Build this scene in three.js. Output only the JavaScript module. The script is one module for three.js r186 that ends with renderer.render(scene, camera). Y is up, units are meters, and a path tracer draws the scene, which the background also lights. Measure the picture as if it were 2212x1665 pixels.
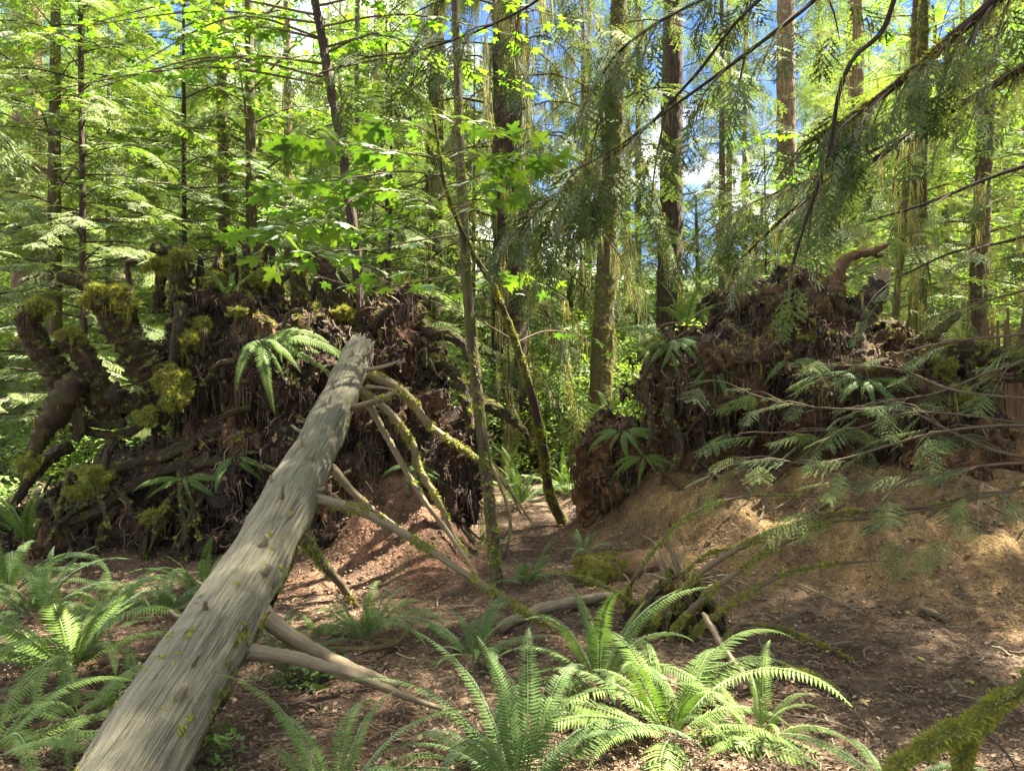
import * as THREE from 'three';
import { mergeGeometries } from 'three/addons/utils/BufferGeometryUtils.js';
import { createNoise3D } from 'simplex-noise';

// ---------------------------------------------------------------- camera, sky, sun, exposure
const scene = new THREE.Scene();
const CAM_Y = 1.6, VFOV = 56;
const camera = new THREE.PerspectiveCamera(VFOV, 1024 / 770, 0.05, 600);
camera.position.set(0, CAM_Y, 0);
camera.lookAt(0, CAM_Y, -10);
const renderer = new THREE.WebGLRenderer({ antialias: true });
renderer.toneMapping = THREE.LinearToneMapping;
renderer.toneMappingExposure = 8.8;
renderer.shadowMap.enabled = true;

function RNG(seed) { let s = seed | 0; return () => { s = (s + 0x6d2b79f5) | 0; let t = Math.imul(s ^ (s >>> 15), 1 | s); t = (t + Math.imul(t ^ (t >>> 7), 61 | t)) ^ t; return ((t ^ (t >>> 14)) >>> 0) / 4294967296; }; }
const n3 = createNoise3D(RNG(11)), n3b = createNoise3D(RNG(29));
const clamp = (x, a = 0, b = 1) => Math.min(b, Math.max(a, x));
const sst = (a, b, x) => { const t = clamp((x - a) / (b - a)); return t * t * (3 - 2 * t); };
const lerp = (a, b, t) => a + (b - a) * t;
const fbm = (x, y, z, o = 4) => { let s = 0, a = 0.5; for (let i = 0; i < o; i++) { s += a * n3(x, y, z); x *= 2.03; y *= 2.03; z *= 2.03; a *= 0.5; } return s; };

{ // a blue summer sky with broken white cloud, alike all round
  const W = 1024, H = 512, d = new Float32Array(W * H * 4);
  for (let j = 0; j < H; j++) {
    const el = ((j + 0.5) / H - 0.5) * Math.PI, y = Math.sin(el), c = Math.cos(el);
    for (let i = 0; i < W; i++) {
      const az = ((i + 0.5) / W - 0.5) * 2 * Math.PI, x = Math.cos(az) * c, z = Math.sin(az) * c;
      const k = Math.pow(1 - clamp(y), 3);
      let r = lerp(0.015, 0.11, k), g = lerp(0.045, 0.17, k), b = lerp(0.15, 0.27, k);
      if (y > 0) {
        const q = 1.6, f = fbm(x * q * 1.9 + 31, y * q * 2.4 + 5, z * q * 1.9 + 2, 5);
        const m = sst(-0.04, 0.26, f + 0.03);
        r = lerp(r, 0.60, m); g = lerp(g, 0.58, m); b = lerp(b, 0.54, m);
      }
      const o = (j * W + i) * 4; d[o] = r; d[o + 1] = g; d[o + 2] = b; d[o + 3] = 1;
    }
  }
  const t = new THREE.DataTexture(d, W, H, THREE.RGBAFormat, THREE.FloatType);
  t.mapping = THREE.EquirectangularReflectionMapping; t.magFilter = THREE.LinearFilter; t.needsUpdate = true;
  scene.background = t; scene.environment = t;
}
const SUN = new THREE.Vector3(0.52, 0.82, -0.22).normalize();
const sun = new THREE.DirectionalLight(new THREE.Color(1, 0.91, 0.74), 5.0);
sun.position.copy(SUN).multiplyScalar(60).add(new THREE.Vector3(0, 0, -10));
sun.target.position.set(0, 0, -10);
sun.castShadow = true; sun.shadow.mapSize.set(4096, 4096);
Object.assign(sun.shadow.camera, { left: -40, right: 40, top: 40, bottom: -40, near: 1, far: 160 });
scene.add(sun, sun.target);

// ---------------------------------------------------------------- helpers
const V = (x, y, z) => new THREE.Vector3(x, y, z);
const FPX = 832.5 / Math.tan(THREE.MathUtils.degToRad(VFOV / 2));
const P = (px, py, d) => V((px - 1106) / FPX * d, CAM_Y - (py - 832.5) / FPX * d, -d);   // a direction and a distance ahead -> a place
const taken = new Map();
function numbered(n) { const k = taken.get(n) ?? 0; taken.set(n, k + 1); return k ? n + '_' + String(k).padStart(3, '0') : n; }
function tag(o, label, category, group, kind) { o.userData.label = label; if (category) o.userData.category = category; if (group) o.userData.group = group; if (kind) o.userData.kind = kind; return o; }
function thing(name, label, category, base, group) {
  const g = new THREE.Group(); g.name = numbered(name); g.position.copy(base); scene.add(g);
  return tag(g, label, category, group);
}
function shade(m) { m.castShadow = true; m.receiveShadow = true; return m; }
function part(parent, name, geo, mat, label) {            // geometry given in world metres
  if (parent !== scene) { geo = geo.clone(); let p = parent; while (p && p !== scene) { geo.translate(-p.position.x, -p.position.y, -p.position.z); p = p.parent; } }
  const m = shade(new THREE.Mesh(geo, mat)); m.name = parent === scene ? numbered(name) : name; parent.add(m);
  if (label) m.userData.label = label;
  return m;
}
class Inst {                                              // many small pieces that nobody could count
  constructor() { this.m = []; this.c = []; }
  get n() { return this.c.length; }
  add(mat4, color) { this.m.push(mat4); this.c.push(color); }
  build(name, geo, mat, parent) {
    const base = V(0, 0, 0); { let p = parent; while (p && p !== scene) { base.add(p.position); p = p.parent; } }
    const im = shade(new THREE.InstancedMesh(geo, mat, Math.max(1, this.n)));
    const t = new THREE.Matrix4().makeTranslation(-base.x, -base.y, -base.z), q = new THREE.Matrix4();
    for (let i = 0; i < this.n; i++) { q.multiplyMatrices(t, this.m[i]); im.setMatrixAt(i, q); im.setColorAt(i, this.c[i]); }
    im.count = this.n; im.name = parent === scene ? numbered(name) : name; im.userData.kind = 'stuff'; parent.add(im);
    return im;
  }
}
const _x = V(), _y = V(), _z = V();
function frameM(pos, dir, up, sx, sy = sx, sz = sx) {     // x along dir, y near up
  _x.copy(dir).normalize(); _z.crossVectors(_x, up); if (_z.lengthSq() < 1e-6) _z.set(0, 0, 1); _z.normalize(); _y.crossVectors(_z, _x);
  const m = new THREE.Matrix4().makeBasis(_x.clone().multiplyScalar(sx), _y.clone().multiplyScalar(sy), _z.clone().multiplyScalar(sz));
  return m.setPosition(pos);
}
const tint = (r, v = 0.25, warm = 0.1) => { const k = 1 + (r() - 0.5) * 2 * v, w = (r() - 0.5) * 2 * warm; return new THREE.Color(k * (1 + w), k, k * (1 - w)); };

function geoFrom(pos, idx, uv, col) {
  const g = new THREE.BufferGeometry();
  g.setAttribute('position', new THREE.Float32BufferAttribute(pos, 3));
  if (uv) g.setAttribute('uv', new THREE.Float32BufferAttribute(uv, 2));
  if (col) g.setAttribute('color', new THREE.Float32BufferAttribute(col, 3));
  g.setIndex(idx); g.computeVertexNormals();
  return g;
}
// a tapered, knobbly limb through points
function limb(pts, rad, { seg = 8, step = 0.06, rough = 0.12, freq = 7, flat = 1, tip = false } = {}) {
  const c = new THREE.CatmullRomCurve3(pts, false, 'centripetal'), L = c.getLength(), n = Math.max(2, Math.ceil(L / step));
  const fr = c.computeFrenetFrames(n, false), pos = [], uv = [], idx = [];
  const rr = (u) => { const k = u * (rad.length - 1), i = Math.min(rad.length - 2, Math.floor(k)); return rad.length === 1 ? rad[0] : lerp(rad[i], rad[i + 1], k - i); };
  const circ = Math.max(0.12, Math.round(rr(0) * 6.283 / 0.12) * 0.12);
  for (let i = 0; i <= n; i++) {
    const u = i / n, p = c.getPointAt(u), r = rr(u);
    for (let j = 0; j <= seg; j++) {
      const a = j / seg * Math.PI * 2, dx = Math.cos(a), dy = Math.sin(a) * flat;
      const d = V(0, 0, 0).addScaledVector(fr.normals[i], dx).addScaledVector(fr.binormals[i], dy);
      const q = p.clone().addScaledVector(d, r), k = 1 + rough * n3(q.x * freq, q.y * freq, q.z * freq) + rough * 0.6 * n3b(q.x * freq * 3, q.y * freq * 3, q.z * freq * 3);
      q.copy(p).addScaledVector(d, r * (j === seg ? 1 : 1) * k);
      pos.push(q.x, q.y, q.z); uv.push(j / seg * circ, u * L);
    }
  }
  for (let i = 0; i < n; i++) for (let j = 0; j < seg; j++) { const a = i * (seg + 1) + j, b = a + seg + 1; idx.push(a, a + 1, b, a + 1, b + 1, b); }
  for (const e of [0, 1]) {
    const p = c.getPointAt(e), t = fr.tangents[e ? n : 0], r = rr(e), o = pos.length / 3; p.addScaledVector(t, (e ? 1 : -1) * r * (tip ? 1.2 : 0.25));
    pos.push(p.x, p.y, p.z); uv.push(0, e * L);
    for (let j = 0; j < seg; j++) { const a = (e ? n * (seg + 1) : 0) + j; e ? idx.push(a, a + 1, o) : idx.push(a + 1, a, o); }
  }
  const g = geoFrom(pos, idx, uv);
  { // close the seam in the normals
    const N = g.attributes.normal;
    for (let i = 0; i <= n; i++) { const a = i * (seg + 1), b = a + seg; const v = V(N.getX(a) + N.getX(b), N.getY(a) + N.getY(b), N.getZ(a) + N.getZ(b)).normalize(); N.setXYZ(a, v.x, v.y, v.z); N.setXYZ(b, v.x, v.y, v.z); }
  }
  return g;
}
// points spread over a surface: [position, normal]
function scatter(geo, count, r, keep) {
  const p = geo.attributes.position, ix = geo.index.array, nt = ix.length / 3, cum = new Float32Array(nt), a = V(), b = V(), c = V(), out = [];
  let s = 0;
  for (let i = 0; i < nt; i++) { a.fromBufferAttribute(p, ix[i * 3]); b.fromBufferAttribute(p, ix[i * 3 + 1]); c.fromBufferAttribute(p, ix[i * 3 + 2]); s += b.sub(a).cross(c.sub(a)).length(); cum[i] = s; }
  for (let k = 0; k < count; k++) {
    const t = r() * s; let lo = 0, hi = nt - 1; while (lo < hi) { const m = (lo + hi) >> 1; cum[m] < t ? lo = m + 1 : hi = m; }
    a.fromBufferAttribute(p, ix[lo * 3]); b.fromBufferAttribute(p, ix[lo * 3 + 1]); c.fromBufferAttribute(p, ix[lo * 3 + 2]);
    let u = r(), v = r(); if (u + v > 1) { u = 1 - u; v = 1 - v; }
    b.sub(a); c.sub(a); const n = V().crossVectors(b, c).normalize(), q = a.clone().addScaledVector(b, u).addScaledVector(c, v);
    if (!keep || keep(q, n)) out.push([q, n]);
  }
  return out;
}
// smooth mesh of a signed field
function surfaceNets(f, lo, hi, h) {
  const nx = Math.ceil((hi.x - lo.x) / h) + 1, ny = Math.ceil((hi.y - lo.y) / h) + 1, nz = Math.ceil((hi.z - lo.z) / h) + 1;
  const F = new Float32Array(nx * ny * nz), at = (i, j, k) => (k * ny + j) * nx + i;
  for (let k = 0; k < nz; k++) for (let j = 0; j < ny; j++) for (let i = 0; i < nx; i++) F[at(i, j, k)] = f(lo.x + i * h, lo.y + j * h, lo.z + k * h);
  const id = new Int32Array(nx * ny * nz).fill(-1), pos = [], idx = [];
  for (let k = 0; k < nz - 1; k++) for (let j = 0; j < ny - 1; j++) for (let i = 0; i < nx - 1; i++) {
    const c = []; let neg = 0;
    for (let q = 0; q < 8; q++) { const v = F[at(i + (q & 1), j + ((q >> 1) & 1), k + (q >> 2))]; c.push(v); if (v < 0) neg++; }
    if (neg === 0 || neg === 8) continue;
    let sx = 0, sy = 0, sz = 0, n = 0;
    for (let q = 0; q < 8; q++) for (const b of [1, 2, 4]) {
      if (q & b) continue; const w = q | b; if ((c[q] < 0) === (c[w] < 0)) continue;
      const t = c[q] / (c[q] - c[w]);
      sx += (q & 1) + (b === 1 ? t : 0); sy += ((q >> 1) & 1) + (b === 2 ? t : 0); sz += (q >> 2) + (b === 4 ? t : 0); n++;
    }
    id[at(i, j, k)] = pos.length / 3; pos.push(lo.x + (i + sx / n) * h, lo.y + (j + sy / n) * h, lo.z + (k + sz / n) * h);
  }
  const quad = (a, b, c, d, flip) => { if (a < 0 || b < 0 || c < 0 || d < 0) return; flip ? idx.push(a, c, b, a, d, c) : idx.push(a, b, c, a, c, d); };
  for (let k = 1; k < nz - 1; k++) for (let j = 1; j < ny - 1; j++) for (let i = 1; i < nx - 1; i++) {
    const s = F[at(i, j, k)] < 0;
    if (s !== F[at(i + 1, j, k)] < 0) quad(id[at(i, j - 1, k - 1)], id[at(i, j, k - 1)], id[at(i, j, k)], id[at(i, j - 1, k)], !s);
    if (s !== F[at(i, j + 1, k)] < 0) quad(id[at(i - 1, j, k - 1)], id[at(i - 1, j, k)], id[at(i, j, k)], id[at(i, j, k - 1)], !s);
    if (s !== F[at(i, j, k + 1)] < 0) quad(id[at(i - 1, j - 1, k)], id[at(i, j - 1, k)], id[at(i, j, k)], id[at(i - 1, j, k)], !s);
  }
  return { pos, idx };
}

// ---------------------------------------------------------------- textures (what surfaces are made of)
const lat = new Float32Array(65536); { const r = RNG(5); for (let i = 0; i < 65536; i++) lat[i] = r(); }
function vn(x, y, px, py, s) {
  const ix = Math.floor(x), iy = Math.floor(y), fx = x - ix, fy = y - iy, u = fx * fx * (3 - 2 * fx), v = fy * fy * (3 - 2 * fy);
  const g = (i, j) => lat[((((i % px) + px) % px) * 131 + (((j % py) + py) % py) * 7919 + s * 977) & 65535];
  return lerp(lerp(g(ix, iy), g(ix + 1, iy), u), lerp(g(ix, iy + 1), g(ix + 1, iy + 1), u), v);
}
function tfbm(u, v, fx, fy, o, s) { let a = 0.5, t = 0, n = 0; for (let i = 0; i < o; i++) { t += a * vn(u * fx, v * fy, fx, fy, s + i); n += a; a *= 0.55; fx *= 2; fy *= 2; } return t / n; }
function tex(w, h, fn, srgb = true, rep = [1, 1]) {
  const d = new Uint8Array(w * h * 4);
  for (let j = 0; j < h; j++) for (let i = 0; i < w; i++) { const c = fn(i / w, j / h), o = (j * w + i) * 4; for (let k = 0; k < 3; k++) d[o + k] = clamp(typeof c === 'number' ? c : c[k]) * 255; d[o + 3] = 255; }
  const t = new THREE.DataTexture(d, w, h); t.wrapS = t.wrapT = THREE.RepeatWrapping; t.magFilter = THREE.LinearFilter; t.minFilter = THREE.LinearMipmapLinearFilter; t.generateMipmaps = true;
  if (srgb) t.colorSpace = THREE.SRGBColorSpace; t.repeat.set(...rep); t.needsUpdate = true; return t;
}
const mix3 = (a, b, t) => [lerp(a[0], b[0], t), lerp(a[1], b[1], t), lerp(a[2], b[2], t)];
// bark: long furrows, lichen flecks
const barkH = (u, v) => { const w = tfbm(u, v, 4, 3, 3, 40) * 0.12; const f = Math.abs(tfbm(u + w, v, 14, 4, 4, 1) * 2 - 1); return clamp(0.25 + 1.5 * f + 0.35 * (tfbm(u, v, 60, 24, 3, 9) - 0.5)); };
const barkBump = tex(512, 512, barkH, false, [1.2, 0.9]);
const barkMap = tex(512, 512, (u, v) => { const h = barkH(u, v), l = sst(0.58, 0.72, tfbm(u, v, 10, 10, 5, 17)); return mix3(mix3([0.30, 0.22, 0.17], [0.56, 0.47, 0.38], h), [0.62, 0.64, 0.54], l * 0.6); }, true, [1.2, 0.9]);
const mossyMap = tex(512, 512, (u, v) => { const h = barkH(u, v), m = sst(0.42, 0.60, tfbm(u, v, 7, 9, 5, 23)), g = tfbm(u, v, 90, 90, 2, 3); return mix3(mix3([0.30, 0.24, 0.18], [0.52, 0.45, 0.36], h), mix3([0.30, 0.33, 0.10], [0.52, 0.52, 0.20], g), m * 0.85); }, true, [1.2, 0.9]);
// weathered wood: fibres, checks and stains drawn one over another, all along v
const woodCanvas = (() => {
  const S = 1024, c = document.createElement('canvas'); c.width = c.height = S; const x = c.getContext('2d'), r = RNG(81); x.fillStyle = 'rgb(158,152,136)'; x.fillRect(0, 0, S, S);
  const line = (px, py, L, w, col) => { const b = (r() - 0.5) * 10; x.strokeStyle = col; x.lineWidth = w; for (const ox of [-S, 0, S]) for (const oy of [-S, 0, S]) { if (px + ox < -30 || px + ox > S + 30 || py + oy > S || py + oy + L < 0) continue; x.beginPath(); x.moveTo(px + ox, py + oy); x.bezierCurveTo(px + ox + b, py + oy + L * 0.3, px + ox - b * 0.6, py + oy + L * 0.7, px + ox + b * 0.4, py + oy + L); x.stroke(); } };
  const tones = ['190,184,166', '120,110,92', '206,202,186', '140,134,112', '104,92,74', '170,160,134', '150,150,120', '176,170,152'];
  for (let i = 0; i < 420; i++) line(r() * S, r() * S, 80 + r() * 380, 6 + r() * 26, 'rgba(' + tones[Math.floor(r() * 8)] + ',' + (0.05 + r() * 0.10) + ')');
  for (let i = 0; i < 5200; i++) line(r() * S, r() * S, 40 + r() * 300, 0.6 + r() * 1.8, 'rgba(' + tones[Math.floor(r() * 8)] + ',' + (0.25 + r() * 0.5) + ')');
  for (let i = 0; i < 520; i++) line(r() * S, r() * S, 30 + r() * r() * 420, 0.7 + r() * 1.7, 'rgba(' + (r() < 0.5 ? '58,48,38' : '80,66,50') + ',' + (0.45 + r() * 0.5) + ')');
  for (let i = 0; i < 260; i++) { const px = r() * S, py = r() * S; for (let k = 0; k < 14; k++) { x.fillStyle = r() < 0.6 ? 'rgba(150,158,112,0.30)' : 'rgba(196,200,180,0.30)'; x.beginPath(); x.arc(px + (r() - 0.5) * 34, py + (r() - 0.5) * 44, 1 + r() * 4, 0, 6.3); x.fill(); } }
  return c;
})();
const woodTex = (srgb) => { const t = new THREE.CanvasTexture(woodCanvas); t.wrapS = t.wrapT = THREE.RepeatWrapping; t.magFilter = THREE.LinearFilter; if (srgb) t.colorSpace = THREE.SRGBColorSpace; t.repeat.set(1.4, 0.8); return t; };
const woodBump = woodTex(false), woodMap = woodTex(true);
// soil and litter: flecks drawn one over another
function canvasTex(size, draw, rep, srgb = true) {
  const c = document.createElement('canvas'); c.width = c.height = size; const x = c.getContext('2d'); draw(x, size);
  const t = new THREE.CanvasTexture(c); t.wrapS = t.wrapT = THREE.RepeatWrapping; t.magFilter = THREE.LinearFilter; if (srgb) t.colorSpace = THREE.SRGBColorSpace; t.repeat.set(rep, rep); return t;
}
const duffMap = canvasTex(1024, (x, S) => {
  const r = RNG(71); x.fillStyle = 'rgb(150,122,100)'; x.fillRect(0, 0, S, S);
  const cs = ['98,76,60', '186,156,128', '128,98,76', '216,186,152', '72,56,46', '160,124,100', '150,132,108', '200,158,120', '112,98,76', '60,48,40'];
  for (let i = 0; i < 15000; i++) {
    const px = r() * S, py = r() * S, a = r() * 6.3, l = 2 + r() * r() * 20, w = 0.8 + r() * 2.2;
    x.strokeStyle = 'rgba(' + cs[Math.floor(r() * cs.length)] + ',' + (0.5 + r() * 0.5) + ')'; x.lineWidth = w;
    for (const ox of [0, px < 30 ? S : px > S - 30 ? -S : 0]) for (const oy of [0, py < 30 ? S : py > S - 30 ? -S : 0]) { x.beginPath(); x.moveTo(px + ox, py + oy); x.lineTo(px + ox + Math.cos(a) * l, py + oy + Math.sin(a) * l); x.stroke(); }
  }
}, 0.55);
const soilH = (u, v) => clamp(0.5 + 0.9 * (tfbm(u, v, 12, 12, 6, 4) - 0.5) + 0.25 * (tfbm(u, v, 90, 90, 2, 14) - 0.5));
const soilBump = tex(512, 512, soilH, false, [0.9, 0.9]);
const soilMap = tex(512, 512, (u, v) => { const h = soilH(u, v), k = tfbm(u, v, 6, 6, 5, 44); return mix3(mix3([0.42, 0.35, 0.29], [0.80, 0.70, 0.60], h), [0.74, 0.58, 0.42], sst(0.5, 0.7, k) * 0.5); }, true, [0.9, 0.9]);

// ---------------------------------------------------------------- materials
const std = (c, o = {}) => new THREE.MeshStandardMaterial({ color: new THREE.Color().setRGB(...c), roughness: 0.9, ...o });
const leafMat = (c, tr = 0.45, o = {}) => new THREE.MeshPhysicalMaterial({ color: new THREE.Color().setRGB(...c), roughness: 1, transmission: tr, thickness: 0, side: THREE.DoubleSide, ...o });
const M = {
  bark: std([0.42, 0.42, 0.42], { map: barkMap, bumpMap: barkBump, bumpScale: 0.012 }),
  paleBark: std([0.80, 0.74, 0.66], { map: barkMap, bumpMap: barkBump, bumpScale: 0.012 }),
  darkBark: std([0.20, 0.17, 0.15], { map: barkMap, bumpMap: barkBump, bumpScale: 0.012 }),
  mossyBark: std([0.42, 0.42, 0.40], { map: mossyMap, bumpMap: barkBump, bumpScale: 0.010 }),
  root: std([0.24, 0.20, 0.16], { map: mossyMap, bumpMap: barkBump, bumpScale: 0.035 }),
  redWood: std([0.40, 0.24, 0.15], { map: woodMap, bumpMap: woodBump, bumpScale: 0.01 }),
  rotten: std([0.26, 0.17, 0.11], { map: woodMap, bumpMap: woodBump, bumpScale: 0.012 }),
  log: std([0.54, 0.54, 0.47], { map: woodMap, bumpMap: woodBump, bumpScale: 0.016, roughness: 0.75 }),
  stick: std([0.66, 0.58, 0.48], { map: woodMap, bumpMap: woodBump, bumpScale: 0.004 }),
  darkStick: std([0.36, 0.29, 0.22], { map: woodMap, bumpMap: woodBump, bumpScale: 0.004 }),
  soil: std([1, 1, 1], { map: soilMap, bumpMap: soilBump, bumpScale: 0.05, vertexColors: true, roughness: 1 }),
  ground: std([1, 1, 1], { map: duffMap, bumpMap: soilBump, bumpScale: 0.035, vertexColors: true, roughness: 1 }),
  moss: leafMat([0.25, 0.26, 0.022], 0.3),
  paleMoss: leafMat([0.26, 0.25, 0.06], 0.3),
  mossBed: std([0.085, 0.088, 0.014], { roughness: 1 }),
  fibre: std([0.075, 0.052, 0.034], { roughness: 1, side: THREE.DoubleSide }),
  conifer: leafMat([0.12, 0.175, 0.026], 0.45),
  hemlock: leafMat([0.19, 0.275, 0.035], 0.52),
  coolConifer: leafMat([0.075, 0.115, 0.020], 0.35),
  sapling: leafMat([0.12, 0.175, 0.035], 0.35),
  maple: leafMat([0.135, 0.27, 0.010], 0.58),
  mapleTones: [[0.115, 0.235, 0.010], [0.09, 0.19, 0.012], [0.15, 0.25, 0.012]].map((c) => leafMat(c, 0.55)),
  deadFrond: leafMat([0.20, 0.11, 0.045], 0.2),
  shrub: leafMat([0.19, 0.31, 0.022], 0.55),
  fern: [[0.085, 0.155, 0.014], [0.105, 0.185, 0.013], [0.072, 0.138, 0.016]].map((c) => leafMat(c, 0.32, { clearcoat: 0.2, clearcoatRoughness: 0.42 })),
  stem: std([0.16, 0.12, 0.05]),
  litter: std([1, 1, 1], { side: THREE.DoubleSide }),
};

// ---------------------------------------------------------------- foliage shapes
function maker() { const pos = [], idx = []; return { pos, idx, tri(a, b, c) { const o = pos.length / 3; pos.push(a.x, a.y, a.z, b.x, b.y, b.z, c.x, c.y, c.z); idx.push(o, o + 1, o + 2); }, done() { return geoFrom(pos, idx); } }; }
// flat conifer spray along +x, one unit long
function spray(seed, twigs, needles, nl, nw, droop = 0.15, twigLen = 0.42) {
  const r = RNG(seed), b = maker(), axis = (t) => V(t, -droop * t * t, 0.04 * Math.sin(t * 5 + seed));
  for (let i = 0; i < 6; i++) { const p = axis(i / 6), q = axis((i + 1) / 6); b.tri(p.clone().add(V(0, 0, 0.007)), p.clone().add(V(0, 0, -0.007)), q); }
  const run = (p0, d, len, n, up) => {
    const side = V().crossVectors(d, up).normalize(), end = p0.clone().addScaledVector(d, len).add(V(0, -0.12 * len, 0));
    { const m = p0.clone().lerp(end, 0.4), w = nw * 0.42; m.y += 0.01; b.tri(p0, m.clone().addScaledVector(side, w), end); b.tri(p0, end, m.clone().addScaledVector(side, -w)); }
    for (let k = 0; k < n; k++) {
      const t = clamp((k + r() * 1.6) / n), p = p0.clone().lerp(end, t), s = (r() < 0.5 ? 1 : -1), l = nl * (1 - 0.4 * t) * (0.6 + 0.7 * r());
      const dir = d.clone().multiplyScalar(0.55).addScaledVector(side, s * (0.6 + 0.5 * r())).add(V(0, (r() - 0.6) * 0.45, 0)).normalize();
      b.tri(p.clone().addScaledVector(d, -nw / 2), p.clone().addScaledVector(d, nw / 2), p.clone().addScaledVector(dir, l));
    }
  };
  for (let i = 0; i < twigs; i++) {
    const t = 0.08 + 0.9 * i / twigs, s = i % 2 ? 1 : -1, a = (0.75 + 0.3 * r()) * s, len = twigLen * (0.35 + 0.75 * Math.sin(Math.PI * (0.22 + 0.7 * t))) * (0.75 + 0.5 * r());
    run(axis(t), V(Math.cos(a), -0.10 - 0.15 * r(), Math.sin(a)).normalize(), len, needles, V(0, 1, 0));
  }
  run(axis(0.88), V(1, -0.2, 0).normalize(), 0.22, needles, V(0, 1, 0));
  return b.done();
}
const farSprays = [spray(1, 13, 9, 0.11, 0.045), spray(2, 12, 9, 0.12, 0.05, 0.3), spray(3, 14, 8, 0.11, 0.05, 0.05)];
const midSprays = [spray(14, 15, 9, 0.12, 0.055, 0.25, 0.42), spray(15, 13, 9, 0.12, 0.06, 0.4, 0.40), spray(16, 15, 8, 0.11, 0.055, 0.12, 0.45)];
const nearSprays = [spray(4, 24, 16, 0.065, 0.026, 0.18, 0.46), spray(5, 22, 16, 0.07, 0.026, 0.3, 0.42), spray(6, 24, 15, 0.065, 0.026, 0.1, 0.48)];
// lobed maple leaf, one unit across, stalk at the origin
function mapleLeaf(seed) {
  const r = RNG(seed), out = [], lobes = [[-2.35, 0.55], [-1.15, 0.86], [0, 1.0], [1.15, 0.86], [2.35, 0.55]];
  const push = (a, d) => out.push(V(Math.cos(a) * d * 0.56 + 0.06, 0, Math.sin(a) * d * 0.56));
  lobes.forEach(([a, d], i) => {
    d *= 0.92 + 0.16 * r();
    push(a - 0.36, d * 0.58); push(a - 0.26, d * 0.80); push(a - 0.14, d * 0.76); push(a, d * 1.02); push(a + 0.14, d * 0.76); push(a + 0.26, d * 0.80); push(a + 0.36, d * 0.58);
    if (i < 4) push((a + lobes[i + 1][0]) / 2, 0.33);
  });
  const b = maker(), bend = 0.10 + 0.12 * r(), up = (p) => { p.y = -bend * (p.x * p.x + p.z * p.z) * 1.3 + 0.05 * Math.sin(p.z * 9 + seed) * p.length() - 0.10 * Math.abs(p.z); return p; };
  out.forEach(up); const c = V(0.05, 0, 0);
  for (let i = 0; i < out.length - 1; i++) b.tri(c, out[i + 1], out[i]);
  b.tri(V(-0.45, 0.03, 0), V(0.06, 0.002, 0.008), V(0.06, 0.002, -0.008));
  return b.done();
}
const leaves = [mapleLeaf(1), mapleLeaf(2), mapleLeaf(3), mapleLeaf(4)];
// a bunch of small oval leaves
function leafBunch(seed, n, l, w) {
  const r = RNG(seed), b = maker();
  for (let i = 0; i < n; i++) {
    const p = V((r() - 0.5), (r() - 0.5) * 0.7, (r() - 0.5)), a = r() * 6.3, d = V(Math.cos(a), (r() - 0.65) * 0.8, Math.sin(a)).normalize(), s = V().crossVectors(d, V(0, 1, 0)).normalize().add(V(0, (r() - 0.5) * 0.8, 0)).normalize(), L = l * (0.6 + 0.7 * r());
    const m = p.clone().addScaledVector(d, L * 0.45), e = p.clone().addScaledVector(d, L).add(V(0, -0.1 * L, 0)), q = m.clone().addScaledVector(s, w), u = m.clone().addScaledVector(s, -w); m.y -= w * 0.35;
    b.tri(p, q, m); b.tri(p, m, u); b.tri(q, e, m); b.tri(m, e, u);
  }
  return b.done();
}
const bunches = [leafBunch(7, 26, 0.26, 0.075), leafBunch(8, 24, 0.28, 0.085)];
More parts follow.
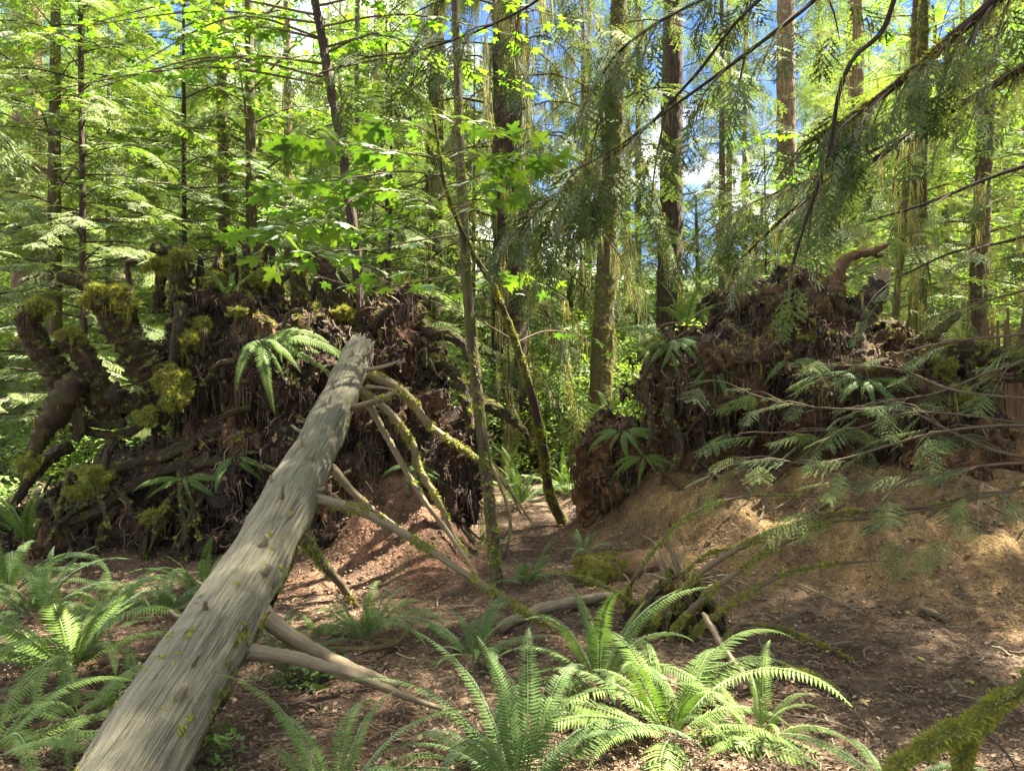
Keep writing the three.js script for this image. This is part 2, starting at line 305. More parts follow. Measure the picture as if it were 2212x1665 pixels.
// sword fern frond, one unit long, in the x-y plane
function frond(seed, th0, bend, pmax = 0.105) {
  const r = RNG(seed), b = maker(), N = 54, pts = []; let p = V(0, 0, 0);
  for (let i = 0; i <= N; i++) { const s = i / N, th = th0 - bend * s * (0.5 + 0.6 * s), dz = 0.10 * Math.sin(s * 2.5 + seed) * s; pts.push(V(p.x, p.y, dz)); p = p.clone().add(V(Math.cos(th) / N, Math.sin(th) / N, 0)); }
  for (let i = 0; i < N; i++) {
    const a = pts[i], c = pts[i + 1], w = 0.0052 * (1 - 0.7 * i / N), w2 = 0.0052 * (1 - 0.7 * (i + 1) / N);
    if (i % 2 === 0) { const e = pts[Math.min(N, i + 2)]; for (const [s1, s2] of [[V(0, 0, 1), V(0, -1, -0.3)], [V(0, -1, -0.3), V(0, 0.6, -0.8)], [V(0, 0.6, -0.8), V(0, 0, 1)]]) { b.tri(a.clone().addScaledVector(s1, w), a.clone().addScaledVector(s2, w), e.clone().addScaledVector(s1, w2)); b.tri(a.clone().addScaledVector(s2, w), e.clone().addScaledVector(s2, w2), e.clone().addScaledVector(s1, w2)); } }
    const s = (i + 0.5) / N; if (s < 0.12) continue;
    const T = c.clone().sub(a).normalize(), nrm = V(-T.y, T.x, 0).normalize();
    for (const sd of [1, -1]) {
      if (r() < 0.02) continue;
      const t = (s - 0.12) / 0.88, prof = Math.min(1, 0.45 + t * 2.6) * Math.pow(1 - t, 0.72) + 0.03, L = pmax * 1.08 * prof * (0.9 + 0.2 * r());
      const o = a.clone().lerp(c, sd > 0 ? 0.25 : 0.75), d = V(0, 0, sd).addScaledVector(T, 0.22 + 0.25 * t + 0.1 * (r() - 0.5)).addScaledVector(nrm, -0.10 + 0.22 * (r() - 0.5)).normalize();
      const W = 0.0105 * (0.55 + 0.45 * prof), m = o.clone().addScaledVector(d, L * 0.32), q = m.clone().addScaledVector(T, W), u = m.clone().addScaledVector(T, -W), e = o.clone().addScaledVector(d, L).addScaledVector(nrm, -0.22 * L).addScaledVector(T, 0.12 * L);
      m.addScaledVector(nrm, -0.003);
      b.tri(o, q, m); b.tri(o, m, u); b.tri(q, e, m); b.tri(m, e, u);
    }
  }
  return b.done();
}
const D = THREE.MathUtils.degToRad;
const fronds = [[80, 50], [72, 75], [65, 95], [55, 90], [45, 85], [34, 75], [22, 75], [10, 70]].map(([a, c], i) => frond(20 + i, D(a), D(c)));
// moss tuft: short blades round the y axis
function tuft(seed, n, spread, w) {
  const r = RNG(seed), b = maker();
  for (let i = 0; i < n; i++) {
    const a = r() * 6.3, q = r() * 0.5, o = V(Math.cos(a) * q, -0.1, Math.sin(a) * q), l = 0.6 + 0.6 * r(), e = o.clone().add(V(Math.cos(a) * spread * (0.4 + r()) * l, l * (0.9 - 0.5 * r()), Math.sin(a) * spread * (0.4 + r()) * l)), s = V(-Math.sin(a), 0, Math.cos(a)).multiplyScalar(w);
    b.tri(o.clone().add(s), o.clone().sub(s), e);
  }
  return b.done();
}
const leafyTufts = [tuft(33, 7, 0.8, 0.24), tuft(34, 7, 1.0, 0.22)];
const tufts = [tuft(31, 22, 0.7, 0.10), tuft(32, 22, 0.9, 0.09)];
// hanging strands, one unit long, down -y
function strands(seed, n, w, spread) {
  const r = RNG(seed), b = maker();
  for (let i = 0; i < n; i++) {
    let p = V((r() - 0.5) * spread, 0.02, (r() - 0.5) * spread); const L = 0.35 + 0.65 * r(), a = r() * 6.3, k = 5; let sx = Math.cos(a) * w, sz = Math.sin(a) * w;
    for (let j = 0; j < k; j++) {
      const q = p.clone().add(V((r() - 0.5) * 0.12, -L / k, (r() - 0.5) * 0.12)), t0 = 1 - j / k * 0.8, t1 = 1 - (j + 1) / k * 0.8;
      b.tri(p.clone().add(V(sx * t0, 0, sz * t0)), p.clone().add(V(-sx * t0, 0, -sz * t0)), q.clone().add(V(sx * t1, 0, sz * t1)));
      b.tri(p.clone().add(V(-sx * t0, 0, -sz * t0)), q.clone().add(V(-sx * t1, 0, -sz * t1)), q.clone().add(V(sx * t1, 0, sz * t1)));
      p = q;
    }
  }
  return b.done();
}
const hang = [strands(41, 9, 0.016, 0.35), strands(42, 8, 0.02, 0.45)];
const rootlets = [strands(43, 7, 0.022, 0.5), strands(44, 6, 0.03, 0.7)];

// moss over a limb or a block
function mossOn(parent, geo, count, size, r, keep, mat = M.moss, up = 0.5) {
  const I = [new Inst(), new Inst()];
  for (const [p, n] of scatter(geo, count, r, keep)) {
    const y = n.clone().lerp(V(0, 1, 0), up * 0.5).normalize(), x = V(r() - 0.5, r() - 0.5, r() - 0.5).cross(y);
    const g = 14 * 0.03 / size, k = size * (0.95 + 0.65 * n3b(p.x * g * 0.5, p.y * g * 0.5, p.z * g * 0.5));
    I[r() < 0.5 ? 0 : 1].add(frameM(p, x, y, k * (0.6 + 0.8 * r()), k * (0.5 + 1.1 * r()), k * (0.6 + 0.8 * r())), tint(r, 0.4, 0.18));
  }
  I.forEach((q, i) => q.n && q.build('moss', (size < 0.02 ? leafyTufts : tufts)[i], mat, parent));
}
function hangOn(parent, geo, count, len, r, keep, mat, shapes = hang, name = 'hanging_moss', v = 0.35) {
  const I = shapes.map(() => new Inst());
  for (const [p, n] of scatter(geo, count, r, keep)) {
    const L = len * (0.3 + 0.9 * r() * r() + 0.2), k = Math.floor(r() * shapes.length), a = r() * 6.3;
    I[k].add(frameM(p, V(Math.cos(a), 0, Math.sin(a)), V((r() - 0.5) * 0.3, 1, (r() - 0.5) * 0.3), L * 0.7, L, L * 0.7), tint(r, v, 0.12));
  }
  I.forEach((q, i) => q.n && q.build(name, shapes[i], mat, parent));
}

// ---------------------------------------------------------------- the ground
function ground(x, z) {
  const d = -z;
  let h = 0.07 * fbm(x * 0.35, 0, z * 0.35, 3) + 0.03 * fbm(x * 1.7, 5, z * 1.7, 3);
  const d0 = lerp(5.55, 4.6, clamp((x - 0.9) / 2.6)) + 0.2 * n3(x * 0.9, 3, 1);
  h += sst(0.5, 1.5, x) * 0.85 * sst(d0, d0 + 2.0, d) * (1 - sst(8.4, 10.5, d) * 0.8);
  h += sst(-0.25, -0.95, x) * lerp(0.85, 0.28, sst(-1.3, -2.1, x)) * sst(5.75 + 0.15 * n3(x, 8, 2), 7.0, d) * (1 - sst(8.4, 10.5, d) * 0.8);
  h += sst(12, 60, d) * 1.5 + sst(5, 14, Math.abs(x)) * 0.5 + sst(14, 60, d) * 0.5 * fbm(x * 0.08, 2, z * 0.08, 2);
  return h;
}
const onGround = (px, py) => { let d = 4; for (let i = 0; i < 40; i++) { const q = P(px, py, d), e = q.y - ground(q.x, q.z); d += e * 1.2 * Math.min(1, d / 5); d = clamp(d, 1.2, 60); } return P(px, py, d); };
const G = (px, py, up = 0) => { const q = onGround(px, py); q.y += up; return q; };
{
  const line = (a, b, s, far0, far1) => { const o = []; for (let v = a; v <= b + 1e-6; v += s) o.push(v); let k = s, v = b; while (v < far1) { k *= 1.12; v += k; o.push(v); } k = s; v = a; while (v > far0) { k *= 1.12; v -= k; o.unshift(v); } return o; };
  const xs = line(-5.2, 5.2, 0.035, -80, 80), zs = line(-10.5, -1.6, 0.035, -130, 40), pos = [], uv = [], col = [], idx = [];
  for (const z of zs) for (const x of xs) {
    let y = ground(x, z); const d = -z, near = d < 14;
    if (near) { const sl = sst(0.05, 0.5, ground(x, z)); y += (0.014 + 0.03 * sl) * n3(x * 3.4, 1, z * 3.4) + (0.008 + 0.016 * sl) * n3(x * 9, 2, z * 9) + 0.007 * n3(x * 21, 2, z * 21); }
    pos.push(x, y, z); uv.push(x, z);
    const clayR = sst(0.55, 1.3, x + 0.35 * n3(x * 1.3, 4, z * 1.3)) * sst(4.9, 5.9, d + 0.5 * n3(x * 1.1, 9, z * 1.1) + clamp((x - 1) * 0.3, 0, 0.9)) * (1 - sst(9, 11, d));
    const redL = sst(-0.2, -0.6, x + 0.3 * n3(x * 2, 4, z * 2)) * sst(-2.3, -1.6, x + 0.5 * n3(x * 1.5, 14, z * 1.5)) * sst(5.0, 5.8, d + 0.6 * n3(x * 1.4, 7, z * 1.4)) * (1 - sst(9, 11, d));
    const g = 0.8 + 0.45 * fbm(x * 2.3, 1, z * 2.3, 4) + 0.5 * fbm(x * 9, 1, z * 9, 3);
    let c = mix3([0.42, 0.42, 0.38], [0.27, 0.25, 0.21], sst(-0.15, 0.3, fbm(x * 1.1, 21, z * 1.1, 4)));
    c = mix3(c, mix3([0.62, 0.61, 0.36], [0.42, 0.39, 0.24], sst(-0.05, 0.3, fbm(x * 1.6, 33, z * 2.2, 4))), clayR); c = mix3(c, mix3([0.54, 0.42, 0.35], [0.34, 0.27, 0.22], sst(-0.1, 0.3, fbm(x * 1.6, 43, z * 2.2, 4))), redL * 0.85); 
    col.push(c[0] * g, c[1] * g, c[2] * g);
  }
  const w = xs.length;
  for (let j = 0; j < zs.length - 1; j++) for (let i = 0; i < w - 1; i++) { const a = j * w + i; idx.push(a, a + w, a + 1, a + 1, a + w, a + w + 1); }
  const g = part(scene, 'ground', geoFrom(pos, idx, uv, col), M.ground);
  tag(g, 'brown forest floor of duff and clay', null, null, 'structure');
}

// ---------------------------------------------------------------- the two upturned root plates
function earthBody(ells, cuts, lo, hi, cell, colour, amp = 1) {
  const E = ells.map(([px, py, d, rx, ry, rz]) => [P(px, py, d), rx, ry, rz]), C = cuts.map(([px, py, d, rx, ry, rz]) => [P(px, py, d), rx, ry, rz]);
  const el = ([c, rx, ry, rz], x, y, z) => { const a = (x - c.x) / rx, b = (y - c.y) / ry, e = (z - c.z) / rz; return (Math.sqrt(a * a + b * b + e * e) - 1) * Math.min(rx, ry, rz); };
  const smin = (a, b, k) => { const h = clamp(0.5 + 0.5 * (b - a) / k); return lerp(b, a, h) - k * h * (1 - h); };
  const f = (x, y, z) => {
    let s = 9; for (const e of E) s = smin(s, el(e, x, y, z), 0.14);
    if (s > 0.4 || s < -0.45) return s;
    for (const c of C) s = -smin(-s, el(c, x, y, z), 0.08);
    const w = 0.25 * n3(x * 1.3, y * 1.3, z * 1.3), a = n3(x * 2.2 + w, y * 2.2, z * 2.2), rd = 1 - Math.abs(n3(x * 4.5 + w * 3, y * 2.6, z * 4.5)), r2 = 1 - Math.abs(n3b(x * 11, y * 4.5 + w * 2, z * 11));
    return s - amp * (0.13 * a + 0.15 * (rd * rd - 0.45) + 0.055 * (r2 * r2 - 0.4) + 0.040 * n3(x * 22, y * 12, z * 22) + 0.018 * n3b(x * 46, y * 30, z * 46));
  };
  const { pos, idx } = surfaceNets(f, lo, hi, cell), col = [], uv = [];
  for (let i = 0; i < pos.length; i += 3) { const c = colour(pos[i], pos[i + 1], pos[i + 2]); col.push(...c); uv.push(pos[i] + pos[i + 2] * 0.45, pos[i + 1] + pos[i + 2] * 0.6); }
  return geoFrom(pos, idx, uv, col);
}
const flake = leafBunch(9, 1, 1, 0.3), bit = limb([V(-0.5, 0, 0), V(-0.1, 0.05, 0.08), V(0.2, -0.03, 0.02), V(0.5, 0.04, -0.05)], [0.022, 0.026, 0.02, 0.008], { seg: 4, step: 0.25, rough: 0 });
const duffPal = [[0.15, 0.095, 0.06], [0.20, 0.14, 0.085], [0.09, 0.055, 0.036], [0.24, 0.18, 0.11], [0.16, 0.09, 0.05], [0.07, 0.055, 0.036], [0.18, 0.14, 0.08], [0.27, 0.21, 0.14], [0.22, 0.14, 0.085]];
function debris(parent, geo, count, r) {                  // crumbs of bark, dead leaves and root ends clinging to the earth
  const A = new Inst(), B = new Inst();
  for (const [p, n] of scatter(geo, count, r, (q, m) => m.z > -0.2)) {
    const c = duffPal[Math.floor(r() * 9)], k = 0.4 + 0.9 * r(), col = new THREE.Color().setRGB(c[0] * k, c[1] * k, c[2] * k), d = V(r() - 0.5, r() - 0.8, r() - 0.5);
    if (r() < 0.5) A.add(frameM(p.clone().addScaledVector(n, 0.008), d, n.clone().add(V(r() - 0.5, r() - 0.5, r() - 0.5)), 0.03 + 0.07 * r() * r()), col);
    else { const s = 0.06 + 0.22 * r() * r(); B.add(frameM(p.clone().addScaledVector(n, 0.012), d, n, s, 0.16 + s * 0.5, 0.16 + s * 0.5), col); }
  }
  A.build('leaf_crumbs', flake, M.litter, parent); B.build('root_bits', bit, M.litter, parent);
}
function cushion(parent, [px, py, d, rx, ry, rz], r, dense = 1, mat = M.moss) {
  const c = P(px, py, d), g = new THREE.IcosahedronGeometry(1, 5), p = g.attributes.position;
  const pos = [], idx = [], key = new Map();
  for (let i = 0; i < p.count; i++) {
    const k = [p.getX(i), p.getY(i), p.getZ(i)].map((v) => v.toFixed(4)).join();
    if (!key.has(k)) { const x = p.getX(i), y = p.getY(i), z = p.getZ(i), n = 0.70 + 0.42 * n3(x * 1.1 + px, y * 1.1, z * 1.1) + 0.26 * n3b(x * 2.6 + py, y * 2.6, z * 2.6) - 0.15 * clamp(-y); key.set(k, pos.length / 3); pos.push(c.x + x * rx * n, c.y + y * ry * n, c.z + z * rz * n); }
    idx.push(key.get(k));
  }
  const geo = geoFrom(pos, idx), m = part(parent, 'moss_cushion', geo, M.mossBed), area = (rx * ry + ry * rz + rx * rz) * 4;
  mossOn(m, geo, Math.round(area * 2600 * dense), 0.030, r, null, mat);
  hangOn(m, geo, Math.round(area * 170), 0.15, r, (q, n) => n.y < 0.1, mat);
  return m;
}
function root(parent, pts, rad, o = {}, r, moss = 0, name = 'root', mat = M.root) {
  const geo = limb(pts, rad, { seg: 14, step: 0.022, rough: 0.30, freq: 12, ...o }), m = part(parent, name, geo, mat);
  if (moss) {
    const A = geo.attributes.position.count * 0.00027 * moss * (rad[0] / 0.06);
    mossOn(m, geo, Math.round(1500 * A), 0.026, r, (q, n) => n.y + 0.7 * n3(q.x * 5, q.y * 5, q.z * 5) > 0.15, M.moss);
    hangOn(m, geo, Math.round(90 * A), 0.11, r, (q, n) => n.y < 0.3, M.moss);
  }
  return m;
}
const px3 = (d0, d1, ...a) => { const o = []; for (let i = 0; i < a.length; i += 2) o.push(P(a[i], a[i + 1], lerp(d0, d1, i / Math.max(1, a.length - 2)))); return o; };
{ // ---- left plate
  const r = RNG(101), base = V(-2.2, ground(-2.2, -7), -7);
  const L = thing('root_plate', 'towering mossy upturned root plate with twisting roots, left of the trail', 'root plate', base);
  const colour = (x, y, z) => {
    const a = fbm(x * 1.6 + 3, y * 1.6, z * 1.6, 4), b = fbm(x * 7, y * 5, z * 7, 3), red = sst(-1.9, -0.9, x + 0.5 * a);
    let c = mix3([0.060, 0.050, 0.038], [0.115, 0.090, 0.064], sst(-0.2, 0.25, a)); c = mix3(c, [0.30, 0.20, 0.15], red * sst(0.0, 0.4, a + 0.05) * 0.7); c = mix3(c, [0.30, 0.23, 0.15], sst(0.12, 0.3, fbm(x * 1.1, y * 1.1 + 9, z, 3)) * (1 - red) * 0.8);
    const k = 0.85 + 0.9 * b; return c.map((v) => v * clamp(k, 0.35, 1.5));
  };
  const geo = earthBody([[505, 770, 7.3, 0.66, 0.70, 0.6], [650, 815, 7.15, 0.7, 0.68, 0.6], [360, 1080, 7.2, 0.85, 0.52, 0.6], [600, 1040, 7.0, 1.0, 0.78, 0.6], [860, 850, 7.3, 0.40, 0.85, 0.5], [930, 1000, 7.15, 0.45, 0.62, 0.5], [130, 1140, 7.1, 0.55, 0.34, 0.5], [300, 1150, 6.75, 0.85, 0.34, 0.40], [540, 1150, 6.65, 0.75, 0.30, 0.36], [180, 1190, 6.6, 0.45, 0.22, 0.3]],
    [[430, 700, 6.55, 0.26, 0.26, 0.45], [560, 900, 6.4, 0.3, 0.14, 0.4], [700, 860, 6.45, 0.22, 0.3, 0.3], [330, 880, 6.5, 0.45, 0.14, 0.6], [480, 1130, 6.3, 0.5, 0.09, 0.3], [180, 960, 6.6, 0.4, 0.2, 0.6]],
    V(-5.3, -0.1, -8.2), V(0.1, 3.1, -6.1), 0.027, colour);
  part(L, 'soil', geo, M.soil);
  hangOn(L, geo, 5200, 0.34, r, (q, n) => n.z > -0.3 && n.y < 0.35 && q.y > 0.35, M.fibre, rootlets, 'rootlets', 0.6);
  mossOn(L, geo, 26000, 0.032, r, (q, n) => q.y > 1.0 && n.y + 0.9 * n3(q.x * 2.2, q.y * 2.2, q.z * 2.2) + 0.35 * (q.y - 2.2) - 0.5 * sst(-2.2, -1.0, q.x) > 0.62);
  hangOn(L, geo, 1500, 0.22, r, (q, n) => q.y > 1.7 && n.z > 0 && n3(q.x * 2.2, q.y * 2.2, q.z * 2.2) > 0.0, M.moss);
  debris(L, geo, 9000, r);
  const R = (d0, d1, rad, moss, ...a) => root(L, px3(d0, d1, ...a), rad.map((v) => v * 1.1), {}, r, moss * 0.8);
  R(6.8, 6.35, [0.17, 0.16, 0.145, 0.125, 0.12, 0.10], 1.0, 400, 860, 345, 818, 295, 760, 255, 705, 228, 660, 210, 640);
  R(6.6, 6.45, [0.09, 0.085, 0.07], 0.9, 268, 725, 272, 680, 262, 640);
  R(6.6, 6.25, [0.11, 0.105, 0.10, 0.09, 0.085, 0.07], 1.0, 150, 850, 130, 815, 100, 775, 72, 725, 60, 690, 76, 664);
  R(6.7, 6.35, [0.11, 0.10, 0.095, 0.085, 0.07], 1.0, 245, 905, 225, 865, 198, 800, 178, 762, 150, 738, 132, 730);
  R(6.45, 6.4, [0.025, 0.05, 0.075, 0.10, 0.11, 0.08], 0.9, 70, 1020, 82, 960, 103, 915, 133, 878, 152, 840, 170, 815);
  R(6.5, 6.45, [0.07, 0.06, 0.05, 0.04], 0.5, 150, 850, 165, 890, 175, 920, 160, 950);
  R(6.85, 6.5, [0.11, 0.10, 0.09, 0.08], 0.5, 365, 895, 318, 880, 268, 868, 236, 842);
  R(6.8, 6.55, [0.07, 0.06, 0.05], 0.5, 250, 915, 215, 885, 170, 845);
  R(6.5, 6.7, [0.03, 0.035, 0.03], 0.6, 150, 925, 173, 929, 235, 940, 296, 925, 312, 905);
  R(6.6, 6.6, [0.035, 0.03], 0.4, 160, 908, 230, 917, 270, 914);
  R(6.6, 6.4, [0.055, 0.05, 0.04], 1.5, 215, 635, 188, 618, 155, 605, 122, 596);
  R(7.0, 6.7, [0.11, 0.10, 0.085, 0.06, 0.045], 1.5, 395, 660, 390, 615, 396, 572, 383, 550, 354, 541, 325, 533);
  R(7.0, 6.9, [0.03, 0.025, 0.022], 0, 280, 640, 278, 605, 274, 568, 295, 563);
  R(6.6, 6.5, [0.05, 0.045, 0.02], 0.3, 392, 660, 388, 690, 376, 756, 366, 800);
  R(7.1, 7.0, [0.08, 0.065, 0.05, 0.03], 0.8, 560, 670, 555, 630, 541, 590, 536, 565, 530, 528);
  R(7.1, 7.0, [0.05, 0.035, 0.028], 0.3, 592, 670, 596, 630, 592, 575, 584, 530);
  R(7.1, 7.0, [0.05, 0.055, 0.06], 1.6, 562, 640, 556, 610, 568, 598);
  R(7.1, 7.0, [0.08, 0.07, 0.06, 0.03], 1.4, 655, 680, 650, 640, 643, 604, 652, 566, 640, 555);
  R(7.1, 7.0, [0.03, 0.025], 0.4, 602, 610, 625, 592, 645, 578);
  R(7.1, 7.0, [0.07, 0.06, 0.055, 0.03], 0.9, 728, 690, 720, 651, 716, 604, 694, 566, 664, 546);
  R(7.1, 7.05, [0.04, 0.03, 0.015], 0.2, 668, 660, 680, 620, 690, 585);
  R(6.6, 6.3, [0.06, 0.05, 0.03], 0.2, 450, 940, 400, 965, 330, 990, 250, 1010);
  R(6.5, 6.3, [0.05, 0.045, 0.03], 0.2, 520, 990, 430, 1000, 350, 1015, 270, 1060, 200, 1110, 90, 1140);
  R(6.7, 6.5, [0.06, 0.05, 0.03], 0.5, 150, 960, 95, 1000, 60, 1040, 30, 1090);
  R(6.6, 6.3, [0.03, 0.03, 0.015], 0, 250, 950, 230, 985, 225, 1030);
  R(7.0, 6.7, [0.05, 0.04, 0.02], 0.4, 790, 760, 800, 800, 790, 900, 800, 960);
  R(7.1, 6.9, [0.06, 0.05, 0.025], 0.8, 905, 700, 935, 722, 966, 722, 1002, 748, 1010, 780);
  R(7.0, 6.8, [0.07, 0.06, 0.05, 0.02], 1.0, 920, 790, 945, 779, 974, 794, 997, 842, 1012, 900, 1016, 940);
  R(7.0, 7.0, [0.06, 0.05, 0.02], 0.8, 900, 860, 915, 830, 925, 900, 920, 960);
  R(7.0, 7.2, [0.06, 0.05, 0.03, 0.015], 1.2, 1020, 880, 1045, 873, 1092, 897, 1138, 938, 1148, 975);
  R(6.9, 6.8, [0.06, 0.05, 0.03], 0, 880, 900, 890, 960, 885, 1040, 900, 1090);
  R(6.9, 6.8, [0.05, 0.04, 0.03], 0, 930, 960, 950, 1020, 960, 1080, 1000, 1130);
  R(6.7, 6.5, [0.05, 0.04, 0.02], 0, 690, 900, 720, 960, 700, 1000, 730, 1040);
  for (let i = 0; i < 18; i++) { // roots sprawling over the rubble at its foot
    const x = 90 + r() * 520, y = 1010 + r() * 130, l = 60 + r() * 110, k = (r() - 0.6) * 160;
    R(6.45, 6.15, [0.02 + 0.025 * r(), 0.025, 0.018, 0.008], r() < 0.4 ? 1 : 0.2, x, y, x + k * 0.3, y + l * 0.15, x + k * 0.7, y + l * 0.5, x + k, y + l);
  }
  for (let i = 0; i < 15; i++) { // gnarled stubs along the crest
    const x = 330 + i * 30 + r() * 20, y = 625 + (i > 9 ? 30 : 0), h = 40 + r() * 60, l = (r() - 0.5) * 60;
    R(7.1, 6.9 + r() * 0.2, [0.05 + 0.03 * r(), 0.045, 0.035, 0.02], 0.5 + r(), x, y + 50, x + l * 0.2, y, x + l * 0.9, y - h * 0.6, x + l * (r() < 0.5 ? 1.6 : 0.4), y - h);
  }
  for (let i = 0; i < 46; i++) { // lesser roots all over the plate
    const x = 90 + r() * 900, y = 660 + r() * 420, d = 6.75 - r() * 0.25, a = r() * 6.3, l = 40 + r() * 70;
    const q = [x, y, x + Math.cos(a) * l * 0.5 + (r() - 0.5) * 30, y + Math.abs(Math.sin(a)) * l * 0.6, x + Math.cos(a) * l, y + l * (0.4 + r() * 0.8)];
    if (x < 370 && y < 1000) continue;
    root(L, px3(d, d - 0.1 + r() * 0.25, ...q), [0.012 + r() * 0.03, 0.012 + r() * 0.02, 0.006], { seg: 6, step: 0.05 }, r, r() < 0.25 ? 0.6 : 0);
  }
  for (let i = 0; i < 7; i++) root(L, px3(6.75, 6.55, 500 + i * 7 + r() * 6, 680 + r() * 20, 503 + i * 5 + r() * 8, 760, 500 + i * 6 + r() * 8, 830 + r() * 20, 505 + i * 5 + r() * 8, 880 + r() * 30), [0.02, 0.022, 0.014, 0.005], { seg: 7, rough: 0.5, freq: 16 }, r, 0, 'rotten_fibre', M.rotten);
  for (const c of [[236, 636, 6.4, 0.20, 0.10, 0.15], [204, 650, 6.36, 0.12, 0.08, 0.11], [270, 655, 6.4, 0.09, 0.09, 0.09], [82, 664, 6.28, 0.11, 0.09, 0.1], [150, 726, 6.4, 0.12, 0.07, 0.1], [372, 822, 6.5, 0.17, 0.13, 0.13], [380, 860, 6.45, 0.13, 0.12, 0.11], [318, 900, 6.45, 0.10, 0.09, 0.09],
    [408, 735, 6.6, 0.14, 0.10, 0.1], [434, 705, 6.7, 0.09, 0.09, 0.09], [205, 1030, 6.3, 0.15, 0.10, 0.13], [165, 1064, 6.25, 0.11, 0.07, 0.1], [330, 1120, 6.3, 0.12, 0.06, 0.1], [58, 1000, 6.4, 0.14, 0.08, 0.1], [348, 575, 6.95, 0.18, 0.08, 0.12], [388, 556, 6.75, 0.11, 0.08, 0.09], [560, 602, 6.95, 0.10, 0.09, 0.09], [470, 610, 6.95, 0.15, 0.08, 0.1], [512, 674, 6.65, 0.10, 0.05, 0.08], [740, 676, 6.95, 0.09, 0.06, 0.08], [655, 580, 7.0, 0.09, 0.07, 0.08]]) cushion(L, c, r);
}
{ // ---- right plate
  const r = RNG(202), base = V(2.6, ground(2.6, -7.3), -7.3);
  const R0 = thing('root_plate', 'broad earthy root plate with overhanging ferns above the clay slope, right of the trail', 'root plate', base);
  const colour = (x, y, z) => {
    const a = fbm(x * 1.6 + 13, y * 1.6, z * 1.6, 4), b = fbm(x * 7 + 5, y * 5, z * 7, 3), low = sst(0.08, -0.08, y - 1.05 + 0.55 * a + 0.25 * b);
    let c = mix3([0.10, 0.082, 0.054], [0.22, 0.175, 0.10], sst(-0.2, 0.25, a)); c = mix3(c, [0.38, 0.27, 0.145], low * 0.9); c = mix3(c, [0.20, 0.135, 0.08], sst(0.1, 0.3, fbm(x * 1.3, y * 1.3 + 4, z, 3)) * (1 - low) * 0.8);
    const k = 0.85 + 0.9 * b; return c.map((v) => v * clamp(k, 0.35, 1.5));
  };
  const geo = earthBody([[1675, 705, 7.5, 0.62, 0.50, 0.5], [1760, 740, 7.4, 0.5, 0.42, 0.45], [1570, 830, 7.3, 0.80, 0.55, 0.6], [1860, 850, 7.25, 1.15, 0.56, 0.65], [1345, 1060, 7.7, 0.40, 0.55, 0.5], [1330, 990, 7.6, 0.26, 0.35, 0.4], [1560, 1010, 7.5, 0.75, 0.5, 0.5], [2050, 1020, 7.1, 0.9, 0.52, 0.6], [2300, 1080, 6.9, 0.9, 0.45, 0.6], [1800, 1010, 7.4, 0.9, 0.5, 0.5]],
    [[1530, 925, 6.75, 0.55, 0.22, 0.4], [1720, 980, 6.7, 0.45, 0.16, 0.4], [1980, 960, 6.5, 0.5, 0.10, 0.4], [1900, 1110, 6.55, 0.7, 0.12, 0.3]],
    V(0.4, -0.1, -8.6), V(6.0, 2.95, -6.1), 0.029, colour);
  part(R0, 'soil', geo, M.soil);
  hangOn(R0, geo, 5200, 0.36, r, (q, n) => n.z > -0.3 && n.y < 0.35 && q.y > 0.4, M.fibre, rootlets, 'rootlets', 0.6);
  mossOn(R0, geo, 17000, 0.032, r, (q, n) => q.y > 1.0 && n.y + 0.9 * n3(q.x * 2.2, q.y * 2.2, q.z * 2.2) + 0.25 * (q.y - 2.2) > 0.75, M.moss);
  hangOn(R0, geo, 2600, 0.24, r, (q, n) => q.y > 1.5 && n.z > 0 && n3(q.x * 2.2, q.y * 2.2, q.z * 2.2) > 0.1, M.moss);
  debris(R0, geo, 9000, r);
  const R = (d0, d1, rad, moss, ...a) => root(R0, px3(d0, d1, ...a), rad, {}, r, moss);
  root(R0, px3(7.3, 7.2, 1800, 735, 1835, 700, 1870, 660, 1905, 612), [0.15, 0.14, 0.13, 0.11], { seg: 14 }, r, 0.6, 'snag', M.darkBark);
  for (let i = 0; i < 7; i++) root(R0, px3(7.2, 7.2, 1893 + i * 4, 618 + r() * 8, 1896 + i * 4, 600 - r() * 6, 1899 + i * 4 + r() * 5, 585 - r() * 14), [0.025, 0.02, 0.006], { seg: 5 }, r, 0, 'splinter', M.stick);
  root(R0, px3(7.3, 7.15, 1775, 720, 1782, 690, 1798, 641, 1812, 585, 1835, 556, 1880, 545, 1918, 528), [0.15, 0.13, 0.11, 0.08, 0.05, 0.04, 0.02], { seg: 12 }, r, 0.3, 'root', M.redWood);
  R(7.2, 7.15, [0.02, 0.016, 0.01], 0, 1880, 546, 1895, 553, 1910, 552);
  R(7.15, 7.1, [0.04, 0.035, 0.02], 0.2, 1764, 740, 1756, 700, 1760, 665);
  R(7.4, 7.3, [0.035, 0.03, 0.025], 0.3, 1595, 630, 1588, 605, 1590, 585, 1597, 575);
  R(6.9, 6.6, [0.13, 0.11, 0.10, 0.09], 1.0, 1900, 800, 2022, 768, 2075, 757, 2140, 770, 2212, 780, 2380, 770);
  R(7.0, 6.8, [0.08, 0.06, 0.05, 0.03], 0.5, 1930, 780, 1965, 751, 2031, 711, 2075, 676);
  R(6.9, 6.9, [0.04, 0.03, 0.01], 0.3, 1985, 745, 2000, 720, 2008, 700);
  R(6.8, 6.6, [0.05, 0.04, 0.035, 0.03], 0.6, 2000, 850, 2053, 843, 2119, 821, 2212, 817, 2330, 800);
  R(6.7, 6.7, [0.03, 0.03], 0.6, 2098, 765, 2100, 800, 2096, 835);
  R(6.9, 6.7, [0.07, 0.055, 0.03], 1.0, 1960, 880, 2009, 878, 2097, 884, 2148, 893);
  R(6.7, 6.6, [0.04, 0.03, 0.02], 0, 2000, 800, 2020, 860, 2060, 900, 2080, 940);
